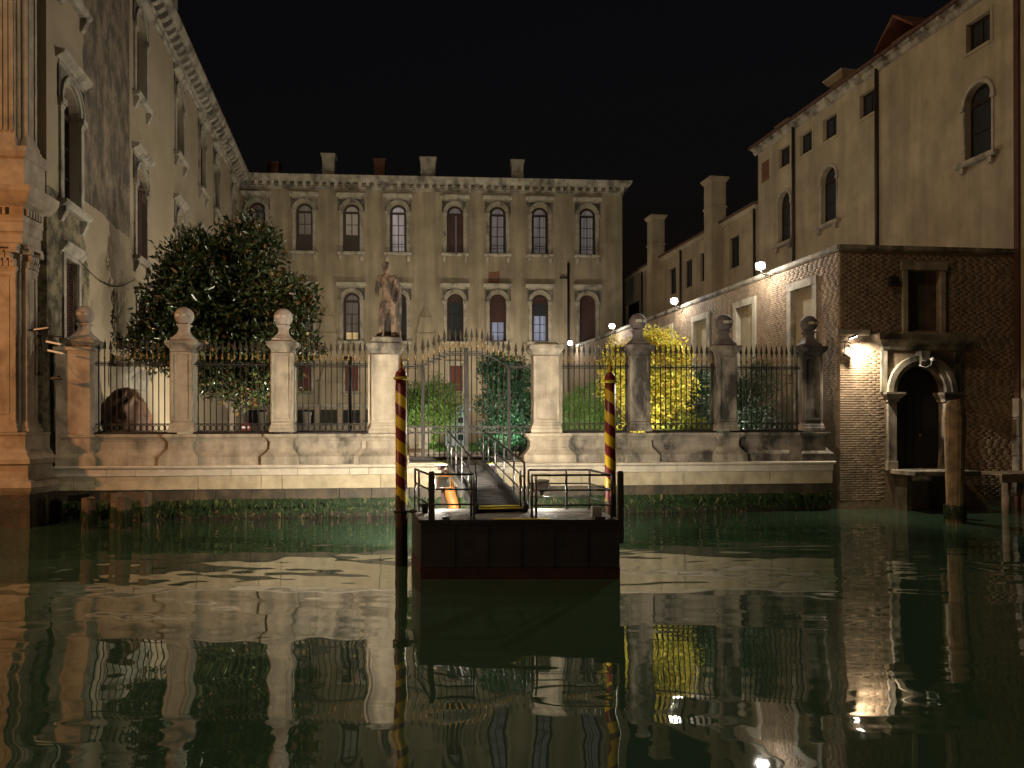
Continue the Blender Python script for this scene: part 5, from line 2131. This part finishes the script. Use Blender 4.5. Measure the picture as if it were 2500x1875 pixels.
q.build('cable', IRON, CB, smooth=True)

# cable sagging along the palace wall
q = MB()
LM = Matrix.Translation((-12.806, 20.3, 0)) @ Matrix.Rotation(ANG_L, 4, 'Z')
q.tube([tuple(LM @ Vector((2.6 + 5.6 * t, -.06, 7.72 + .5 * t - .5 * sin(t * pi)))) for t in [k / 12 for k in range(13)]], .014, 5)
tag(q.build('wall_cable', IRON, smooth=True), 'thin dark cable sagging across the ivory palace wall above the magnolia', 'cable')

# security camera on a post in the garden
SCAM = thing('security_camera', 'white security camera on a dark post behind the fence', 'camera', (-5.55, 25.6, GZ), 0.2)
q = MB()
q.lathe([(.06, 0), (.055, 3.55)], 10)
q.build('post', IRON, SCAM, smooth=True)
q = MB()
q.bar((.02, -.02, 3.62), (.32, -.1, 3.38), .13, .13)
q.build('body', WHITE, SCAM, bevel=.015)
q = MB()
q.bar((-.26, -.05, 3.45), (-.05, 0, 3.5), .1, .1)
q.tube([(0, 0, 3.55), (.05, -.02, 3.62)], .025, 6)
q.build('bracket', IRON, SCAM)

# ------------------------------------------------------------------ GARDEN PLANTS
def leaf_cloud(r, n, blobs, size, asp, droop=.25, shell=.55, cup=.25):
    """numpy leaves: 6 vertices folded along the midrib"""
    w = np.array([b[6] if len(b) > 6 else b[3] * b[4] * b[5] for b in blobs])
    k = r.choice(len(blobs), n, p=w / w.sum())
    B = np.array([b[:6] for b in blobs])[k]
    d = r.normal(size=(n, 3))
    d /= np.linalg.norm(d, axis=1)[:, None]
    rad = (shell + (1 - shell) * r.rand(n)) ** 1.0
    lump = 1 + .22 * np.sin(d[:, 0] * 7 + k) * np.sin(d[:, 2] * 6 + k * 2) + .15 * np.sin(d[:, 1] * 9 + k * 3)
    P = B[:, :3] + d * B[:, 3:6] * (rad * lump)[:, None]
    return P, d


def leaves_mesh(name, r, P, d, size, asp, up=.3, spread=.8):
    n = len(P)
    ax = d * .7 + r.normal(size=(n, 3)) * spread + np.array([0, 0, up])
    ax /= np.linalg.norm(ax, axis=1)[:, None]
    t = r.normal(size=(n, 3))
    sd = np.cross(ax, t)
    sd /= np.linalg.norm(sd, axis=1)[:, None] + 1e-9
    nn = np.cross(sd, ax)
    L = size * r.uniform(.6, 1.25, n)
    Wd = L * asp
    a, s, q = ax * L[:, None], sd * Wd[:, None], nn * (Wd * .35)[:, None]
    V = np.stack([P, P + a * .45 + s * .5 + q, P + a, P + a * .45 - s * .5 + q, P + a * .5], 1).reshape(-1, 3)
    b = np.arange(n)[:, None] * 5
    F = np.concatenate([np.concatenate([b + np.array([[0, 1, 4]]), b + np.array([[1, 2, 4]])], 1), np.concatenate([b + np.array([[2, 3, 4]]), b + np.array([[3, 0, 4]])], 1)], 1).reshape(-1, 3)
    return np_mesh(name, V, F)


def tree(name, lab, cat, base, blobs, n, size, asp, mat, seed, trunk_r, shell=.5, individual=0, up=.2, limbs=True, group=None):
    r = np.random.RandomState(seed)
    T = thing(name, lab, cat, base, 0, group)
    P, d = leaf_cloud(r, n, blobs, size, asp, shell=shell)
    if individual:
        # the leaves nearest the viewer are leaves of their own
        order = np.argsort(P[:, 1] + r.normal(0, .4, len(P)))
        near = order[:individual]
        keep = np.ones(len(P), bool)
        keep[near] = False
        for i in near:
            me = leaves_mesh('leaf', r, P[i:i + 1], d[i:i + 1], size * 1.05, asp, up)
            link('leaf', me, mat, T)
        P, d = P[keep], d[keep]
    link('crown', leaves_mesh('crown', r, P, d, size, asp, up), mat, T, kind='stuff')
    if limbs:
        q = MB()
        top = max(b[2] for b in blobs)
        q.tube([(0, 0, -.2), (.06, .02, top * .3), (-.05, 0, top * .6), (0.05, .05, top * .95)], [trunk_r, trunk_r * .85, trunk_r * .6, trunk_r * .25], 10)
        tr = q.build('trunk', TRUNK, T, smooth=True)
        for b in blobs:
            q = MB()
            h = max(.3, min(b[2] * .6, top * .6))
            q.tube([(0, 0, h), (b[0] * .5, b[1] * .5, (h + b[2]) / 2 - .1), (b[0], b[1], b[2])], [trunk_r * .5, trunk_r * .33, trunk_r * .12], 7)
            q.build('limb', TRUNK, tr, smooth=True)
    return T


tree('magnolia_tree', 'large glossy dark magnolia tree in front of the ivory palace', 'tree', (-10.2, 27.0, GZ),
     [(-.9, 0, 6.9, 1.5, 1.3, 1.3), (.6, .2, 7.6, 1.2, 1.1, 1.25), (-1.2, -.2, 5.4, 1.9, 1.5, 1.2), (.7, 0, 5.9, 1.7, 1.4, 1.3), (2.2, -.1, 5.6, 1.15, 1.0, 1.0), (-2.6, -.2, 4.0, 1.2, 1.0, .8),
      (-.6, -.4, 3.9, 1.7, 1.2, 1.2), (1.4, -.3, 3.9, 1.5, 1.2, 1.0), (2.7, -.3, 4.0, .75, .7, .55), (-1.9, 0, 6.3, 1.0, .9, .9), (1.2, -.4, 2.6, 1.6, 1.0, .8), (-.6, -.4, 2.9, 1.1, 1.0, .7), (-1.8, -.5, 4.6, 1.1, 1.0, 1.0)],
     27000, .26, .42, MAGN, 11, .16, .45, 300)
tree('yellow_maple', 'bright yellow lit autumn tree behind the fence', 'tree', (4.7, 26.4, GZ),
     [(.0, 0, 2.9, 1.2, .9, 1.2), (.95, -.1, 2.5, .85, .8, 1.3), (-.95, 0, 2.7, .75, .7, 1.1), (.6, 0, 3.75, .95, .7, .8), (.35, 0, 4.25, .55, .5, .45), (1.2, 0, 3.5, .5, .5, .55), (-.95, .1, 3.75, .6, .5, .5), (-1.3, .1, 3.3, .4, .4, .5), (.2, -.2, 1.2, 1.3, .8, .9), (-.1, 0, 4.35, .22, .2, .45)],
     20000, .125, .5, YELLEAF, 21, .07, .12)
tree('ivy_clad_tree', 'dark green dense ivy clad tree behind the gate', 'tree', (-.35, 25.2, GZ),
     [(.1, 0, 2.9, .85, .6, .7), (.1, 0, 1.9, .95, .6, 1.0), (.1, 0, .7, .95, .6, .95), (.85, .1, 2.5, .5, .5, .7), (-.35, 0, 3.2, .5, .4, .4), (.7, .1, 1.2, .5, .5, .8)],
     18000, .085, .75, IVYLEAF, 31, .14, .5)
tree('oleander_bush', 'pale leaved oleander bush behind the fence next to the brick wing', 'bush', (7.9, 25.3, GZ),
     [(-.2, 0, 1.6, 1.15, .8, 1.3), (.5, 0, 2.5, .75, .6, .8), (-.6, 0, 2.3, .75, .6, .8), (.6, -.1, 1.0, .8, .6, 1.0), (.55, 0, 3.1, .5, .4, .4)],
     9000, .16, .2, OLEANDER, 41, .04, .3, up=.6)
tree('round_shrub', 'round bright green shrub seen through the gate', 'bush', (-4.1, 33.0, GZ),
     [(-.2, 0, 1.6, 1.9, 1.3, 1.4), (.7, 0, 2.3, 1.2, 1.0, 1.0), (-1.0, 0, 1.5, 1.2, 1.0, 1.1)], 24000, .11, .45, SHRUBLEAF, 51, .06, .6)
tree('round_shrub', 'round feathery green shrub behind the fence by the yellow tree', 'bush', (2.9, 31.5, GZ),
     [(0, 0, 1.3, 1.5, 1.1, 1.2), (.4, 0, 2.1, 1.05, .8, .9)], 17000, .1, .3, SHRUBLEAF, 61, .06, .6, up=.6)
tree('dark_shrub', 'dark green shrub squeezed between yellow tree and pillar', 'bush', (6.75, 26.8, GZ),
     [(0, 0, 1.6, .55, .5, 1.5), (.1, 0, 2.6, .4, .4, .6)], 4500, .12, .35, IVYLEAF, 71, .05, .5)
tree('low_shrub', 'low yellow green shrub at the foot of the yellow tree', 'bush', (6.0, 25.3, GZ),
     [(0, 0, .9, .7, .5, .6), (-.7, 0, .7, .5, .5, .5)], 3500, .1, .5, M_leaf('lime_leaf', [(0, (.14, .18, .02)), (1, (.3, .3, .05))], .5, .3, .3), 81, .03, .4)

# lion sculpture behind the first fence panel
LI = thing('lion_sculpture', 'big brown sculpted lion head with wavy mane behind the fence', 'sculpture', (-12.6, 24.3, GZ), 0)
V, F = [], []
nu, nv = 60, 34
for j in range(nv + 1):
    ph = -pi / 2 + pi * j / nv
    for i in range(nu):
        th = 2 * pi * i / nu
        d = Vector((cos(ph) * cos(th), cos(ph) * sin(th), sin(ph)))
        w = 1 + .12 * sin(9 * th + 5 * sin(4 * ph) + 3 * ph) * (1 if d.x < .55 else .2) + .03 * sin(15 * th - 7 * ph)
        sn = .22 * max(0, d.x - .5) * (1 if d.z < .3 else .4)
        V.append((d.x * .72 * w + sn, d.y * .7 * w, 1.2 + d.z * 1.08 * w))
for j in range(nv):
    for i in range(nu):
        F.append((j * nu + i, j * nu + (i + 1) % nu, (j + 1) * nu + (i + 1) % nu, (j + 1) * nu + i))
q = MB()
q.v, q.f = V, F
BRONZE = M_surf('brown_sculpture', (0.14, 0.075, 0.045), 0.35, 4, 0.7, 0.4, 20)
q.build('head', BRONZE, LI, smooth=True)
q = MB()
q.box(-.7, .8, -.55, .55, 0, .25)
q.build('base', STONE_D, LI, bevel=.02)

# stone urn and well head in the garden, low garden lamp
UR = thing('stone_urn', 'white carved stone planter on a round step behind the gate', 'planter', (-3.45, 27.5, GZ), 0)
q = MB()
q.lathe([(.75, 0), (.75, .12), (.6, .14), (.6, .26)], 24)
q.build('step', STONE_L, UR, smooth=False)
q = MB()
q.lathe([(.36, .262), (.4, .3), (.34, .36), (.4, .5), (.44, .75), (.42, .95), (.48, 1.0), (.48, 1.08), (.4, 1.08), (.38, .95)], 24)
q.build('bowl', STONE_L, UR, smooth=True)
q = MB()
for k in range(10):
    a = 2 * pi * k / 10
    q.loops([[(cos(a) * r_ - sin(a) * t, sin(a) * r_ + cos(a) * t, z) for r_, t in ((.42, -.05), (.47, 0), (.42, .05))] for z in (.5, .7, .92)])
q.build('carved_leaf', STONE_L, UR, kind='stuff')
WH = thing('garden_kiosk', 'small pale blue grey kiosk on the lawn seen through the gate', 'kiosk', (-2.95, 39.5, GZ), 0.1)
PALE = M_surf('pale_kiosk_paint', (0.42, 0.5, 0.54), .15, 3, .6, .1, 20)
q = MB()
q.box(-.62, .62, -.5, .5, 0, 1.9)
kb = q.build('body', PALE, WH, bevel=.02)
q = MB()
q.rect_loft([(.8, .7, 1.92), (.82, .72, 2.0), (.4, .35, 2.2), (.2, .18, 2.26)])
q.build('roof', PALE, WH)
for k in range(3):
    q = MB()
    q.box(.08, .35, -.52, -.502, .4 + k * .45, .7 + k * .45)
    q.build('opening', DARK, WH)
NS = thing('round_sign', 'small round red and white sign low behind the fence under the magnolia', 'sign', (-10.35, 29.0, GZ), 0)
q = MB()
q.lathe([(.03, 0), (.03, .95)], 8)
q.build('post', STEEL, NS, smooth=True)
q = MB()
q.lathe([(.2, 0), (.2, .02)], 20)
o = q.build('disc', M_plain('sign_red', (.2, .012, .012), .5), NS)
o.location = (0, -.03, 1.1)
o.rotation_euler = (radians(90), 0, 0)
q = MB()
q.box(-.14, .14, -.06, -.052, 1.06, 1.14)
q.build('bar_mark', WHITE, NS)
PL = thing('stone_portal', 'weathered stone doorway with cornice at the foot of the ivory palace behind the fence', 'portal', tuple(LM @ Vector((7.0, -.1, 1.5))), ANG_L)
q = MB()
for x in (-1.1, 1.1):
    q = MB()
    q.box(x - .3, x + .3, -.3, .08, 0, 2.5)
    q.build('jamb', TRIM, PL, bevel=.02)
q = MB()
q.span_loft(-1.6, 1.6, [(-.34, 2.502), (-.34, 2.9), (-.4, 2.95), (-.6, 3.1), (-.62, 3.2)], .08)
q.build('entablature', TRIM, PL)
q = MB()
q.box(-.79, .79, -.12, .05, 0, 2.498)
q.build('door', DARK, PL)


def ground_lamp(loc, target, lab, energy, angle=120, col=(1.0, .9, .72), size=.06, visible=True):
    T = thing('garden_lamp', lab, 'garden lamp', (loc[0], loc[1], GZ), 0, 'small ground floodlights in the garden')
    h = loc[2] - GZ
    q = MB()
    q.box(-.1, .1, -.1, .1, 0, max(.06, h - .1))
    q.build('box', STONE_D, T)
    d = (Vector(target) - Vector(loc)).normalized()
    q = MB()
    q.lathe([(.05, -.06), (.09, -.02), (.1, .04)], 12)
    o_ = q.build('housing', IRON, T, smooth=True)
    o_.location = (0, 0, h)
    o_.rotation_mode = 'QUATERNION'
    o_.rotation_quaternion = d.to_track_quat('Z', 'Y')
    q = MB()
    q.lathe([(.085, .041), (.085, .046)], 12)
    o_ = q.build('glass', LAMPGLASS_S, T)
    o_.location = (0, 0, h)
    o_.rotation_mode = 'QUATERNION'
    o_.rotation_quaternion = d.to_track_quat('Z', 'Y')
    lamp('garden_lamp_light', 'SPOT', Vector(loc) + d * .07, energy, col, Vector(loc) + d * 5, size, angle, .8)


ground_lamp((-8.2, 24.5, 1.75), (-12.2, 27.5, 6.0), 'ground floodlight hidden behind the wall under the magnolia', 750, 135)
ground_lamp((.12, 23.9, 1.9), (-.6, 25.4, 3.2), 'small bright lamp on a stone block by the gate pier, aimed at the ivy tree', 200, 105, (.95, 1.0, .85))
ground_lamp((4.4, 23.7, 1.65), (4.7, 26.4, 3.6), 'ground floodlight at the foot of the yellow tree', 800, 92, (1.0, .95, .7))
ground_lamp((-9.5, 46.5, 1.7), (-10.0, 53.5, 12), 'ground floodlight on the gravel before the back palace, magnolia side', 760, 150, (1.0, .88, .66))
ground_lamp((-1.5, 47.0, 1.7), (-1.5, 54.0, 12), 'ground floodlight on the gravel before the back palace, centre', 800, 130, (1.0, .88, .66))
ground_lamp((3.5, 46.5, 1.7), (3.0, 54.5, 9), 'ground floodlight on the gravel before the back palace, brick wing side', 460, 110, (1.0, .88, .66))
ground_lamp((-11.0, 33.0, 1.7), (-16.5, 36.0, 8), 'ground floodlight at the foot of the ivory palace wall', 900, 150, (1.0, .9, .68))
ground_lamp((7.3, 24.55, 1.65), (7.9, 25.5, 3.6), 'added fill lamp at the foot of the oleander bush', 170, 130, (1.0, .96, .88))  # invented lamp, put in to brighten the oleander leaves
ground_lamp((2.4, 28.6, 1.7), (2.9, 31.5, 3.2), 'added fill lamp in front of the feathery green shrub', 420, 130, (.95, 1.0, .85))  # extra lamp put in to lift this dim shrub
ground_lamp((-3.6, 30.2, 1.7), (-4.0, 33.0, 3.0), 'added fill lamp in front of the round green shrub', 500, 130, (1.0, 1.0, .8))  # added to give this shrub more light
